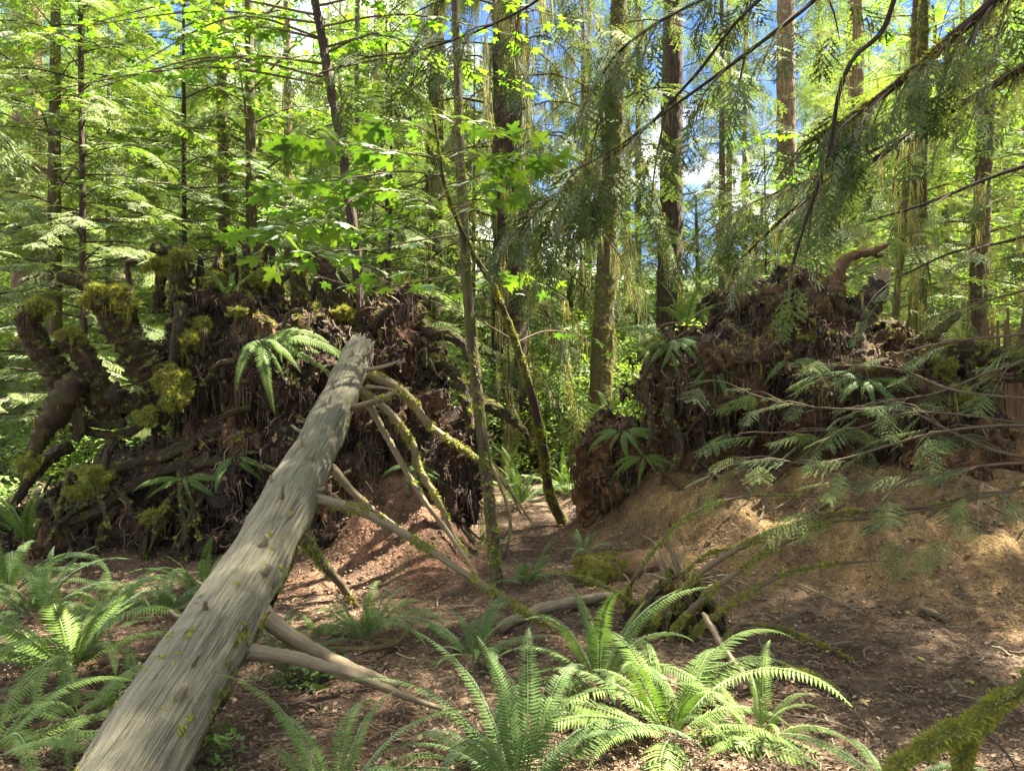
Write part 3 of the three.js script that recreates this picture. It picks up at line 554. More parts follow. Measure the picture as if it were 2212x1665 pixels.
  R(6.8, 6.7, [0.05, 0.04, 0.02], 0.3, 1450, 840, 1445, 900, 1470, 960, 1460, 1020);
  R(6.9, 6.7, [0.04, 0.03, 0.02], 0.2, 1400, 780, 1395, 850, 1410, 920, 1400, 970);
  for (let i = 0; i < 60; i++) {
    const x = 1290 + r() * 900, lowEnd = x < 1400 ? 900 : 740, y = lowEnd + r() * 330, d = 6.85 - r() * 0.2, a = r() * 6.3, l = 40 + r() * 75;
    root(R0, px3(d + (x < 1420 ? 0.35 : 0), d - 0.1 + r() * 0.2 + (x < 1420 ? 0.35 : 0), x, y, x + Math.cos(a) * l * 0.4, y + l * 0.4, x + Math.cos(a) * l * 0.8, y + l * (0.5 + r() * 0.7)), [0.010 + r() * 0.022, 0.01 + r() * 0.012, 0.005], { seg: 6, step: 0.05 }, r, r() < 0.2 ? 0.6 : 0);
  }
  for (let i = 0; i < 22; i++) { // thin roots trailing down over the clay
    const x = i < 14 ? 1960 + r() * 300 : 1480 + r() * 420, y = 1040 + r() * 60, l = 30 + r() * 90, k = (r() - 0.5) * 300, p = [0, 0.35, 0.7, 1].map((t) => { const q = G(x + k * t + (r() - 0.5) * 18, y + l * t); q.y += 0.03 * (1 - t) + 0.004; return q; });
    root(R0, p, [0.010 + 0.008 * r(), 0.009, 0.006, 0.002], { seg: 6, step: 0.04 }, r, 0, 'root', M.darkStick);
  }
  for (const c of [[1690, 690, 7.1, 0.22, 0.14, 0.15], [1620, 650, 7.25, 0.13, 0.10, 0.12], [1760, 740, 7.0, 0.20, 0.12, 0.14], [1420, 745, 7.1, 0.12, 0.07, 0.1], [2040, 790, 6.75, 0.14, 0.12, 0.1], [2080, 860, 6.65, 0.10, 0.10, 0.08], [1840, 770, 6.95, 0.16, 0.09, 0.12]]) cushion(R0, c, r, 0.9);
}

// ---------------------------------------------------------------- the leaning bare log
{
  const r = RNG(303), A = P(300, 1640, 2.75), B = P(785, 752, 6.2), dir = B.clone().sub(A), base = V(A.x, ground(A.x, A.z), A.z);
  const LG = thing('fallen_log', 'bare grey barkless log leaning up across the mossy root plate', 'log', base);
  const ax = (t) => A.clone().addScaledVector(dir, t).add(V(0.03 * Math.sin(t * 4), -0.05 * Math.sin(Math.PI * clamp(t)), 0)), rad = (t) => lerp(0.182, 0.122, t) + 0.03 * clamp(-t * 3);
  const seg = 132, n = 200, pos = [], uv = [], idx = [], F = dir.clone().normalize(), S = V().crossVectors(F, V(0, 1, 0)).normalize(), U = V().crossVectors(S, F);
  for (let i = 0; i <= n; i++) {
    const t = -0.18 + 1.19 * i / n, c = ax(t);
    for (let j = 0; j <= seg; j++) {
      const a = j / seg * 6.28318, ca = Math.cos(a), sa = Math.sin(a), q = c.clone().addScaledVector(S, ca * 0.2).addScaledVector(U, sa * 0.2);
      const R = rad(t) * (1 + 0.085 * n3(q.x * 2.2, q.y * 2.2, q.z * 2.2) + 0.03 * n3(ca * 3 + t * 0.7, sa * 3, t * 3) + 0.012 * n3(ca * 12 + t, sa * 12 + t, t * 2.5) - 0.035 * Math.pow(1 - Math.abs(n3b(ca * 7 + t * 0.8, sa * 7 + t * 0.8, t * 1.6)), 9) + 0.012 * n3(ca * 26, sa * 26, t * 4)) - (t > 0.985 ? 0.02 * (1 + n3(ca * 4, sa * 4, 3)) : 0);
      q.copy(c).addScaledVector(S, ca * R).addScaledVector(U, sa * R); if (i === n) q.addScaledVector(F, 0.10 * n3(ca * 3, sa * 3, 9));
      pos.push(q.x, q.y, q.z); uv.push(j / seg * 1.42857 + 0.16 * t, t * 4.9);
    }
  }
  for (let i = 0; i < n; i++) for (let j = 0; j < seg; j++) { const a = i * (seg + 1) + j, b = a + seg + 1; idx.push(a, a + 1, b, a + 1, b + 1, b); }
  { const o = pos.length / 3, e = ax(1.0); pos.push(e.x, e.y, e.z); uv.push(0, 0); for (let j = 0; j < seg; j++) idx.push(n * (seg + 1) + j, n * (seg + 1) + j + 1, o); }
  const geo = geoFrom(pos, idx, uv); part(LG, 'stem', geo, M.log);
  mossOn(LG, geo, 5200, 0.022, r, (q, nn) => { const t = (q.z - A.z) / (B.z - A.z); return (nn.dot(S) > 0.2 && t < 0.24 && t > -0.05 && n3(q.x * 4, q.y * 4, q.z * 4) + 0.8 * nn.dot(S) > 0.75) || (nn.dot(S) < -0.75 && n3(q.x * 6, q.y * 6, q.z * 6) > 0.35 && t < 0.5); });
  { // what is left of the bark, clinging to the right flank and the underside
    const bp = [], bu = [], bi = [], id = new Map(), na = 70, nt = 200, at = (i, j) => { const k = i * 999 + j; if (!id.has(k)) { const t = -0.15 + 0.85 * i / nt, a = D(-120 + 150 * j / na), c = ax(t), ca = Math.cos(a), sa = Math.sin(a), R = rad(t) * 1.02 + 0.009 + 0.007 * n3(ca * 9, sa * 9, t * 14) + 0.004 * n3b(ca * 24, sa * 24, t * 50), q = c.addScaledVector(S, ca * R).addScaledVector(U, sa * R); id.set(k, bp.length / 3); bp.push(q.x, q.y, q.z); bu.push(j / na * 0.45, t * 4); } return id.get(k); };
    for (let i = 0; i < nt; i++) for (let j = 0; j < na; j++) { const t = i / nt, b = j / na, f = n3(b * 3, t * 5, 4) + 0.6 * n3(b * 9, t * 22, 7) + 0.35 * n3b(b * 26, t * 70, 2) - 1.5 * sst(0.35, 1.0, b) + 0.35 - 0.3 * t; if (f > 0) bi.push(at(i, j), at(i, j + 1), at(i + 1, j), at(i, j + 1), at(i + 1, j + 1), at(i + 1, j)); }
    const bg = geoFrom(bp, bi, bu), bm = part(LG, 'bark', bg, M.mossyBark); mossOn(bm, bg, 2600, 0.02, r, (q) => n3(q.x * 5, q.y * 5, q.z * 5) > 0.05);
  }
  // broken branch stubs: how far up the log, how far round (0 = right side, 90 = top), length, thickness
  for (const [t, a, l, w] of [[0.3, 62.0, 0.04, 0.0162], [0.255, 38.0, 0.048, 0.0174], [0.165, 88.0, 0.024, 0.0128], [0.05, 55.0, 0.02, 0.0209], [0.085, 60.0, 0.04, 0.0093], [0.4, 75.0, 0.088, 0.0104], [0.37, 45.0, 0.16, 0.0081], [0.52, 60.0, 0.04, 0.0128], [0.55, 95.0, 0.04, 0.0104], [0.6, 40.0, 0.04, 0.0116], [0.7, 80.0, 0.032, 0.0116], [0.76, 95.0, 0.032, 0.0128], [0.8, 50.0, 0.032, 0.0116], [0.185, 165.0, 0.104, 0.0116], [0.25, 170.0, 0.056, 0.0093], [0.52, 165.0, 0.12, 0.0104], [0.64, 160.0, 0.096, 0.0104], [0.68, 172.0, 0.08, 0.0087], [0.86, 20.0, 0.04, 0.0116], [0.9, 80.0, 0.032, 0.0104], [0.47, 10.0, 0.048, 0.0116], [0.45, 120.0, 0.032, 0.0104]]) {
    const d = S.clone().multiplyScalar(Math.cos(D(a))).addScaledVector(U, Math.sin(D(a))), c = ax(t), p0 = c.clone().addScaledVector(d, rad(t) * 0.8), p1 = c.clone().addScaledVector(d, rad(t) + 0.02), p2 = p1.clone().addScaledVector(d, l * 0.55).addScaledVector(F, l * 0.12).add(V((r() - 0.5) * 0.02, 0.01, 0));
    part(LG, 'branch_stub', limb([p0, p1, p2], [w * 1.9, w, w * 0.7], { seg: 9, step: 0.012, rough: 0.3, freq: 30 }), r() < 0.35 ? M.darkStick : M.stick);
  }
  const br = (pts, rads, moss, mat = M.stick) => {
    const g = limb(pts, rads, { seg: 9, step: 0.03, rough: 0.16, freq: 14 }), m = part(LG, 'dead_branch', g, mat);
    if (moss) { mossOn(m, g, Math.round(moss * 900), 0.018, r, (q) => n3(q.x * 4, q.y * 4, q.z * 4) > -0.15); hangOn(m, g, Math.round(moss * 60), 0.07, r, (q, nn) => nn.y < 0, M.moss); }
  };
  br([P(545, 1290, 3.6), P(575, 1335, 3.58), P(650, 1388, 3.62), P(750, 1440, 3.72), G(855, 1488, 0.02)], [0.055, 0.04, 0.036, 0.032, 0.02], 0);
  br([P(480, 1395, 3.35), P(530, 1405, 3.34), P(640, 1422, 3.36), P(760, 1458, 3.42), P(860, 1498, 3.5), G(960, 1540, 0.015)], [0.05, 0.032, 0.028, 0.024, 0.018, 0.010], 0);
  br([P(620, 1130, 4.1), P(655, 1160, 4.2), P(690, 1210, 4.5), P(730, 1255, 4.9), G(772, 1312, 0)], [0.045, 0.032, 0.03, 0.028, 0.02], 0.6, M.darkStick);
  br([P(655, 1070, 4.35), P(690, 1078, 4.35), P(760, 1098, 4.4), P(850, 1140, 4.5), P(930, 1190, 4.55), P(1050, 1268, 4.6), P(1150, 1330, 4.62), G(1225, 1372, 0.01)], [0.04, 0.027, 0.024, 0.024, 0.022, 0.02, 0.016, 0.01], 1.6);
  br([P(690, 985, 4.9), P(720, 1015, 4.95), P(770, 1070, 5.1), P(830, 1120, 5.3), P(900, 1165, 5.5)], [0.035, 0.027, 0.024, 0.02, 0.01], 0.3);
  br([P(770, 830, 5.7), P(800, 880, 5.75), P(850, 970, 5.85), P(915, 1080, 6.0), P(975, 1160, 6.1), P(1030, 1242, 5.95)], [0.035, 0.026, 0.024, 0.022, 0.02, 0.014], 0.1);
  br([P(775, 840, 5.6), P(840, 890, 5.7), P(890, 960, 5.9), P(905, 1010, 6.0), P(950, 1090, 6.15), P(985, 1165, 6.25), P(1010, 1200, 6.2)], [0.035, 0.03, 0.032, 0.028, 0.026, 0.02, 0.01], 1.0);
  br([P(780, 800, 5.9), P(815, 815, 5.95), P(870, 845, 6.1), P(930, 920, 6.3), P(1000, 970, 6.5), P(1060, 1012, 6.7), P(1105, 1065, 6.85)], [0.045, 0.036, 0.034, 0.032, 0.026, 0.022, 0.012], 1.5);
  br([P(770, 800, 5.8), P(800, 797, 5.75), P(835, 790, 5.7), P(865, 778, 5.7)], [0.025, 0.016, 0.014, 0.011], 0);
  br([P(735, 885, 5.3), P(765, 880, 5.25), P(815, 865, 5.3), P(862, 843, 5.5)], [0.03, 0.022, 0.022, 0.016], 0.5, M.darkStick);
  br([P(770, 775, 5.9), P(800, 760, 5.85), P(806, 740, 5.85)], [0.025, 0.014, 0.008], 0);
  br([P(790, 835, 5.6), P(830, 838, 5.6), P(850, 842, 5.6)], [0.02, 0.012, 0.008], 0);
}

// ---------------------------------------------------------------- trees
const GA = 2.39996;
// sprays along a branch
function leafBranch(I, pts, o, r) {
  const c = new THREE.CatmullRomCurve3(pts), L = c.getLength(), n = Math.max(2, Math.round(L * o.per));
  for (let i = 0; i < n; i++) {
    const u = o.from + (1 - o.from) * (i + r()) / n, p = c.getPoint(clamp(u)), t = c.getTangent(clamp(u)), a = (i % 2 ? 1 : -1) * (0.35 + 0.75 * r()) * (u > 0.93 ? 0.3 : 1);
    const d = t.clone().applyAxisAngle(V(0, 1, 0), a); d.y = d.y * 0.5 - o.hang * (0.5 + r());
    const s = o.size * (0.65 + 0.7 * r()) * (1.15 - 0.4 * u);
    p.add(V((r() - 0.5) * 0.1, (r() - 0.5) * 0.08, (r() - 0.5) * 0.1));
    I[Math.floor(r() * I.length)].add(frameM(p, d, V((r() - 0.5) * 0.7, 1, (r() - 0.5) * 0.7), s, s, s * (0.8 + 0.4 * r())), tint(r, 0.3, 0.12));
  }
}
function trunkOf(pts, rad, o = {}) { return limb(pts, rad, { seg: 14, step: 0.12, rough: 0.06, freq: 3, ...o }); }
/* a conifer: trunk (+ moss), branches each a part (or joined when too small to tell apart), crown */
function conifer(T, pts, rad, o) {
  const r = RNG(o.seed), c = new THREE.CatmullRomCurve3(pts), H0 = pts[0].y, H1 = pts[pts.length - 1].y, geo = trunkOf(pts, rad, o.trunk);
  const tm = part(T, 'trunk', geo, o.bark ?? M.bark);
  if (o.moss) mossOn(tm, geo, o.moss, o.mossSize ?? 0.04, r, (q) => q.y < (o.mossTop ?? 9) && n3(q.x * 2, q.y * 1.2, q.z * 2) > -0.2, o.mossMat ?? M.moss);
  const I = (o.shapes ?? farSprays).map(() => new Inst()), HI = [new Inst(), new Inst()], small = [];
  for (let i = 0; i < o.n; i++) {
    const f = (i + r()) / o.n, y = lerp(o.h0, o.h1, f), u = clamp((y - H0) / (H1 - H0)), p = c.getPoint(u), a = i * GA + r() * 0.6 + (o.turn ?? 0);
    const L = o.R * (o.profile ? o.profile(f) : Math.pow(1 - f, 0.7) * 0.9 + 0.12) * (0.7 + 0.6 * r()), d = V(Math.cos(a), 0, Math.sin(a)), up = o.rise ?? 0.1, dr = o.droop ?? 0.35;
    const b = [p, p.clone().addScaledVector(d, L * 0.35).add(V(0, L * up * 0.5, 0)), p.clone().addScaledVector(d, L * 0.7).add(V((r() - 0.5) * 0.2 * L, L * (up * 0.6 - dr * 0.35), (r() - 0.5) * 0.2 * L)), p.clone().addScaledVector(d, L).add(V(0, L * (up * 0.3 - dr), 0))];
    const br = 0.006 + L * 0.0045, bg = limb(b, [br, br * 0.7, br * 0.45, br * 0.2], { seg: 5, step: L / 7, rough: 0.1 });
    if (o.join) small.push(bg); else part(T, 'branch', bg, o.bark ?? M.bark);
    if (!o.bare || r() > o.bare) leafBranch(I, b, { per: o.per, from: o.from ?? 0.2, hang: o.hang ?? 0.15, size: o.size }, r);
    if (o.beard) { const cc = new THREE.CatmullRomCurve3(b); for (let k = 0; k < L * o.beard; k++) { const q = cc.getPoint(r()), s = (o.beardLen ?? 0.4) * (0.4 + 0.9 * r()); HI[r() < 0.5 ? 0 : 1].add(frameM(q, V(r() - 0.5, 0, r() - 0.5), V(0, 1, 0), s * 0.6, s, s * 0.6), tint(r, 0.35, 0.12)); } }
  }
  if (small.length) { const b = part(T, 'branches', mergeGeometries(small), o.bark ?? M.bark); b.userData.kind = 'stuff'; }
  I.forEach((q, i) => q.n && q.build('crown', (o.shapes ?? farSprays)[i], o.leaf ?? M.conifer, T));
  HI.forEach((q, i) => q.n && q.build('hanging_lichen', hang[i], o.beardMat ?? M.paleMoss, T));
}
function tallTree(name, label, cat, foot, top, d, H, w, o, group) {  // foot and top: where the stem stands and where it leaves the picture
  const b = P(foot[0], foot[1], d), t = P(top[0], top[1], d + (o.lean ?? 0)), k = (H - b.y) / Math.max(0.5, t.y - b.y); b.y = Math.min(b.y, ground(b.x, b.z)) - 0.1;
  const e = b.clone().lerp(t, k); e.x = lerp(e.x, t.x, 0.5);
  const T = thing(name, label, cat, V(b.x, ground(b.x, b.z), b.z), group);
  const m = b.clone().lerp(t, 0.5).add(V((o.bow ?? 0), 0, 0));
  conifer(T, [b, m, t, e], [w * 1.35, w, w * 0.85, w * 0.25], o);
  return T;
}
// --- the stems that stand out, from the trail outwards
tallTree('cedar_tree', 'massive dark shaggy-barked cedar hung with drooping bearded twigs, behind the gap in the middle', 'tree', [1105, 960], [1095, 0], 13, 12.6, 0.30, { seed: 1, bark: M.darkBark, h0: 0.8, h1: 12.1, n: 84, R: 3.0, per: 2.6, size: 0.55, droop: 0.95, rise: 0.05, hang: 0.8, from: 0.3, bare: 0.3, beard: 11, beardLen: 0.55, moss: 2600, profile: (f) => 0.62 + 0.3 * Math.sin(f * 3), leaf: M.coolConifer });
tallTree('fir_tree', 'straight mossy trunk bathed in sun just left of the massive dark cedar', 'tree', [925, 900], [945, 0], 14, 13.2, 0.165, { seed: 2, bark: M.mossyBark, h0: 2.5, h1: 12.7, n: 32, R: 2.0, per: 3, size: 0.55, droop: 0.5, bare: 0.35, beard: 4, moss: 2600 });
tallTree('fir_tree', 'leaning moss-coated trunk in the gap beside the right root plate', 'tree', [1288, 985], [1338, 0], 12.2, 12.5, 0.155, { seed: 3, bark: M.mossyBark, h0: 4.2, h1: 12.0, n: 27, R: 2.2, per: 2.6, size: 0.5, droop: 0.55, bare: 0.3, beard: 4, moss: 5200, mossSize: 0.035, mossMat: M.paleMoss });
tallTree('fir_tree', 'dark straight trunk rising behind the ferny shoulder of the right root plate', 'tree', [1443, 900], [1455, 0], 15.5, 14.1, 0.25, { seed: 4, bark: M.darkBark, h0: 5.2, h1: 13.6, n: 24, R: 2.6, per: 2.4, size: 0.6, droop: 0.5, bare: 0.3, beard: 3 });
tallTree('fir_tree', 'slim mossy trunk with sparse bearded branches behind the snag', 'tree', [1978, 800], [1992, 0], 12, 12.5, 0.115, { seed: 5, bark: M.mossyBark, h0: 1.6, h1: 12.0, n: 43, R: 2.1, per: 2.8, size: 0.5, droop: 0.25, bare: 0.25, beard: 6, moss: 2500, leaf: M.hemlock });
tallTree('fir_tree', 'brown trunk with sparse bearded branches near the far right edge', 'tree', [2098, 830], [2142, 0], 12.4, 12.5, 0.135, { seed: 6, bark: M.bark, h0: 1.4, h1: 12.0, n: 44, R: 2.3, per: 2.8, size: 0.5, droop: 0.25, bare: 0.25, beard: 6, moss: 1200, leaf: M.hemlock, turn: 1 });
tallTree('fir_tree', 'pale lichened trunk far behind the stump-like hump of the right root plate', 'tree', [1700, 800], [1698, 0], 19, 16.3, 0.26, { seed: 7, bark: M.paleBark, h0: 3, h1: 15.8, n: 36, R: 3, per: 2.4, size: 0.7, droop: 0.4, bare: 0.3, beard: 3, leaf: M.hemlock });
tallTree('fir_tree', 'thin pale trunk catching sun between the maple leaves, upper left', 'tree', [628, 820], [619, 0], 15, 13.8, 0.085, { seed: 8, bark: M.paleBark, h0: 2.6, h1: 13.3, n: 32, R: 2.2, per: 3.2, size: 0.5, droop: 0.35, bare: 0.2, leaf: M.hemlock });
tallTree('fir_tree', 'crooked pale trunk behind the top of the left root plate', 'tree', [492, 820], [476, 0], 13, 12.6, 0.10, { seed: 9, bark: M.paleBark, h0: 3.2, h1: 12.1, n: 31, R: 2.4, per: 3.2, size: 0.5, droop: 0.3, bare: 0.15, leaf: M.hemlock });
tallTree('fir_tree', 'broad brown trunk half hidden by sprays at the upper left edge', 'tree', [70, 900], [58, 0], 16, 14.4, 0.34, { seed: 10, bark: M.paleBark, h0: 4.5, h1: 13.9, n: 31, R: 3, per: 3, size: 0.65, droop: 0.4, bare: 0.2, leaf: M.hemlock });
tallTree('fir_tree', 'thin leaning stem between the snag and the slim mossy trunk', 'tree', [1905, 800], [1960, 380], 9.5, 8.5, 0.04, { seed: 12, bark: M.mossyBark, h0: 2.6, h1: 8, n: 26, R: 1.1, per: 2.6, size: 0.35, droop: 0.3, bare: 0.4, beard: 6, moss: 800, leaf: M.hemlock });
tallTree('fir_tree', 'thin reddish stem at the far right edge behind the horizontal root', 'tree', [2190, 900], [2240, 420], 10.5, 12, 0.05, { seed: 13, bark: M.bark, h0: 2.4, h1: 11, n: 30, R: 1.4, per: 2.6, size: 0.4, droop: 0.3, bare: 0.3, beard: 5, leaf: M.hemlock });
// --- young hemlocks with flat layered sprays, left
tallTree('young_hemlock', 'young hemlock with a thin dark stem and flat layered sprays at the left', 'tree', [186, 860], [172, 60], 9.6, 7.6, 0.04, { seed: 21, bark: M.darkBark, h0: 0.8, h1: 7.4, n: 74, R: 2.2, per: 9.1, size: 0.30, droop: 0.22, rise: 0.12, hang: 0.06, leaf: M.hemlock, from: 0.12 });
tallTree('young_hemlock', 'young hemlock spreading pale green sprays behind the centre of the left root plate', 'tree', [400, 880], [396, 100], 11.6, 8.5, 0.04, { seed: 22, bark: M.darkBark, h0: 0.8, h1: 8.2, n: 74, R: 2.3, per: 7.7, size: 0.33, droop: 0.22, hang: 0.06, leaf: M.hemlock });
tallTree('young_hemlock', 'young hemlock filling the left edge beyond the root plate', 'tree', [-60, 900], [-70, 100], 10.6, 8.4, 0.045, { seed: 23, bark: M.darkBark, h0: 0.7, h1: 8.2, n: 74, R: 2.4, per: 7.7, size: 0.33, droop: 0.25, hang: 0.08, leaf: M.hemlock });
tallTree('young_hemlock', 'young hemlock between the twin stems and the top of the leaning log', 'tree', [835, 860], [845, 300], 11, 6.2, 0.035, { seed: 24, bark: M.darkBark, h0: 0.8, h1: 6.0, n: 56, R: 1.7, per: 7.0, size: 0.30, droop: 0.25, hang: 0.1, leaf: M.hemlock });

{ // a crowd of young hemlocks farther back
  const r = RNG(515); let p0;
  for (const [x, d, k] of [[-4.6, 12.5, 1], [-7.2, 12.2, 1.1], [-2.4, 13.8, 1.05], [-8.6, 15.5, 1.3], [-5.8, 16.5, 1.35], [-3.4, 18, 1.4], [-0.9, 17.5, 1.2], [-10.6, 13.6, 1.1], [-12, 18, 1.4], [-7.6, 20, 1.5], [5.4, 15.5, 0.8], [7.6, 14.2, 0.9], [9.8, 15.2, 1], [3.6, 17.5, 0.75]]) {
    let t;
    if (!p0) { t = p0 = thing('understory_hemlock', 'slim hemlock in the crowded sunlit understory behind the root plates', 'tree', V(0, 0, 0), 'understory hemlocks'); conifer(t, [V(0, -0.3, 0), V(0.05, 4, 0), V(0, 8.4, 0)], [0.05, 0.035, 0.01], { seed: 25, bark: M.bark, h0: 0.4, h1: 8.2, n: 84, R: 2.4, per: 8.0, size: 0.36, droop: 0.25, hang: 0.10, leaf: M.hemlock, join: true }); }
    else { t = p0.clone(); t.name = numbered('understory_hemlock'); scene.add(t); }
    t.position.set(x, ground(x, -d), -d); t.rotation.y = r() * 6.3; t.scale.setScalar(k);
  }
  let p1;
  for (const [x, d, k] of [[1.6, 17, 0.85], [3.4, 19.5, 0.95], [5.2, 18, 0.9], [2.6, 24, 1.15], [6.8, 23, 1.1], [0.4, 22, 1.0], [8.8, 27, 1.2], [4.6, 29, 1.25]]) {
    let t;
    if (!p1) { t = p1 = thing('airy_hemlock', 'airy tall hemlock letting blue sky through between the cedar and the right edge', 'tree', V(0, 0, 0), 'airy hemlocks before the sky'); conifer(t, [V(0, -0.3, 0), V(0.1, 8, 0), V(0, 16, 0)], [0.11, 0.08, 0.02], { seed: 26, bark: M.bark, h0: 2.2, h1: 15.6, n: 84, R: 2.6, per: 2.5, size: 0.55, droop: 0.55, hang: 0.4, leaf: M.conifer, beard: 3, join: true, profile: (f) => 0.75 - 0.5 * f }); }
    else { t = p1.clone(); t.name = numbered('airy_hemlock'); scene.add(t); }
    t.position.set(x, ground(x, -d), -d); t.rotation.y = r() * 6.3; t.scale.setScalar(k);
  }
}
// --- slender maple stems standing near the trail
function stemTree(label, pts, rad, moss, seed, mat = M.mossyBark) {
  const r = RNG(seed), g = limb(pts, rad, { seg: 12, step: 0.05, rough: 0.12, freq: 6 }), b = pts[0], T = thing('maple_tree', label, 'tree', V(b.x, ground(b.x, b.z), b.z)), t = part(T, 'trunk', g, mat);
  if (moss) mossOn(t, g, moss, 0.016, r, (q) => n3(q.x * 3, q.y * 2, q.z * 3) > -0.1);
  return T;
}
// leaves laid out in flat layers along a twig; each leaf a part
function mapleTwig(T, pts, rad, n, size, r, I) {
  const bg = limb(pts, rad, { seg: 6, step: 0.06, rough: 0.08 }), c = new THREE.CatmullRomCurve3(pts);
  part(T, 'branch', bg, M.darkStick);
  for (let i = 0; i < n; i++) {
    const u = 0.12 + 0.88 * Math.pow((i + 0.6) / n, 0.8), p = c.getPoint(u), t = c.getTangent(u), d = t.clone().applyAxisAngle(V(0, 1, 0), (i % 2 ? 1 : -1) * (0.5 + 0.9 * r())); d.y = -0.10 - 0.3 * r(); d.normalize();
    const s = size * (I ? 1.15 : 1.22) * (0.6 + 0.7 * r()), up = V((r() - 0.5) * 0.7, 1, I ? (r() - 0.4) * 0.9 : -0.25 - 0.7 * r()), q = p.clone().addScaledVector(d, s * (0.45 + 0.35 * r())).add(V(0, (r() - 0.5) * 0.06, 0));
    if (I) { I[i % 4].add(frameM(q, d, up, s), tint(r, 0.25, 0.15)); continue; }
    const m = shade(new THREE.Mesh(leaves[i % 4], M.mapleTones[Math.floor(r() * 3)])); m.name = 'leaf'; frameM(q.sub(T.position), d, up, s).decompose(m.position, m.quaternion, m.scale); T.add(m);
  }
}
{
  const r = RNG(404);
  // straight slender stem with its foot on the trail edge
  const b1 = G(1076, 1275);
  stemTree('slender straight mossy stem standing on the left edge of the trail', [V(b1.x, b1.y - 0.1, b1.z), P(1062, 1130, 5.75), P(1040, 930, 5.8), P(1022, 760, 5.85), P(1005, 560, 5.9), P(996, 400, 6.0), P(990, 200, 6.1), P(982, 0, 6.2), P(975, -300, 6.3)], [0.052, 0.047, 0.046, 0.043, 0.04, 0.036, 0.032, 0.03, 0.02], 2600, 41);
  // leaning stem that carries the big sunlit leaves
  const b2 = P(1224, 1128, 8.4), T = stemTree('leaning mossy maple stem arching over the trail with broad sunlit leaves', [V(b2.x, ground(b2.x, b2.z) - 0.1, b2.z), P(1190, 1075, 8.2), P(1172, 960, 7.8), P(1150, 860, 7.3), P(1110, 730, 6.8), P(1060, 610, 6.3), P(1020, 545, 6.0), P(985, 470, 5.7), P(958, 390, 5.5), P(948, 320, 5.4), P(935, 240, 5.35)], [0.06, 0.055, 0.055, 0.052, 0.046, 0.038, 0.032, 0.025, 0.018, 0.014, 0.008], 4600, 42);
  const tw = (n, s, d0, d1, w, ...a) => mapleTwig(T, px3(d0, d1, ...a), [w, w * 0.6, w * 0.3], Math.round(n * 1.35), s, r);
  tw(20, 0.19, 5.45, 4.6, 0.009, 950, 345, 880, 330, 800, 320, 720, 300, 660, 300);
  tw(18, 0.19, 5.5, 4.5, 0.009, 955, 375, 870, 405, 780, 420, 700, 470, 610, 490, 560, 505);
  tw(16, 0.18, 5.5, 4.7, 0.008, 955, 380, 880, 370, 780, 380, 680, 395, 580, 400);
  tw(14, 0.18, 5.6, 4.8, 0.008, 968, 420, 900, 450, 820, 500, 760, 490, 690, 440);
  tw(16, 0.18, 5.5, 5.0, 0.008, 950, 340, 1010, 335, 1080, 340, 1150, 330);
  tw(12, 0.17, 5.6, 5.1, 0.007, 962, 400, 1020, 385, 1100, 350, 1170, 320);
  tw(9, 0.18, 5.4, 5.0, 0.006, 945, 300, 900, 270, 850, 255, 800, 265);
  tw(9, 0.17, 5.4, 5.1, 0.006, 940, 260, 980, 255, 1040, 270, 1080, 285);
  tw(7, 0.18, 6.4, 5.6, 0.008, 1075, 640, 1010, 620, 930, 605, 860, 580, 800, 590);
  tw(8, 0.17, 6.2, 5.6, 0.008, 1045, 585, 950, 600, 800, 620, 700, 600, 620, 560);
  tw(11, 0.18, 5.9, 4.6, 0.008, 1000, 505, 900, 520, 780, 540, 690, 540, 600, 545);
  tw(7, 0.17, 6.5, 6.0, 0.007, 1085, 660, 1150, 620, 1200, 600, 1060, 600);
  tw(6, 0.17, 6.2, 5.6, 0.006, 1035, 570, 1060, 600, 1090, 590);
  tw(9, 0.17, 5.6, 5.0, 0.006, 975, 450, 1020, 440, 1060, 410, 1100, 400);
  tw(4, 0.19, 5.4, 4.8, 0.006, 960, 330, 1080, 300, 1170, 270, 1215, 272);
  tw(8, 0.16, 5.5, 5.0, 0.006, 965, 410, 930, 440, 890, 430, 850, 470);
  tw(0, 0.16, 6.9, 6.6, 0.010, 1110, 735, 1030, 690, 920, 645, 820, 600, 770, 570);
  tw(3, 0.16, 6.9, 7.4, 0.010, 1115, 740, 1180, 715, 1250, 725, 1330, 760);
  // dark stem behind the log top, leaves high up
  const c0 = P(770, 760, 7.1), T2 = stemTree('slim dark maple stem rising from the crest of the left root plate', [V(c0.x, ground(c0.x, c0.z), c0.z), P(772, 740, 7.1), P(775, 650, 7.1), P(765, 520, 7.1), P(752, 420, 7.1), P(735, 300, 7.1), P(712, 180, 7.15), P(695, 80, 7.2), P(680, 0, 7.2), P(660, -160, 7.3), P(640, -420, 7.4)], [0.075, 0.062, 0.058, 0.052, 0.05, 0.048, 0.046, 0.042, 0.04, 0.03, 0.015], 500, 43, M.darkBark);
  const I = leaves.map(() => new Inst());
  for (let i = 0; i < 40; i++) { const y0 = -420 + i * 15 + r() * 20, a = (r() < 0.62 ? -1 : 1), l = 250 + r() * 420, x0 = 700 - (200 - y0) * 0.1; mapleTwig(T2, [P(x0, y0, 7.25), P(x0 + a * l * 0.4, y0 - 10 - r() * 40, 7.2 + (r() - 0.4) * 1.2), P(x0 + a * l, y0 + 10 + r() * 50, 7.1 + (r() - 0.4) * 2.6)], [0.014, 0.009, 0.004], 26, 0.16, r, I); }
  I.forEach((q, i) => q.build('crown', leaves[i], M.maple, T2));
}
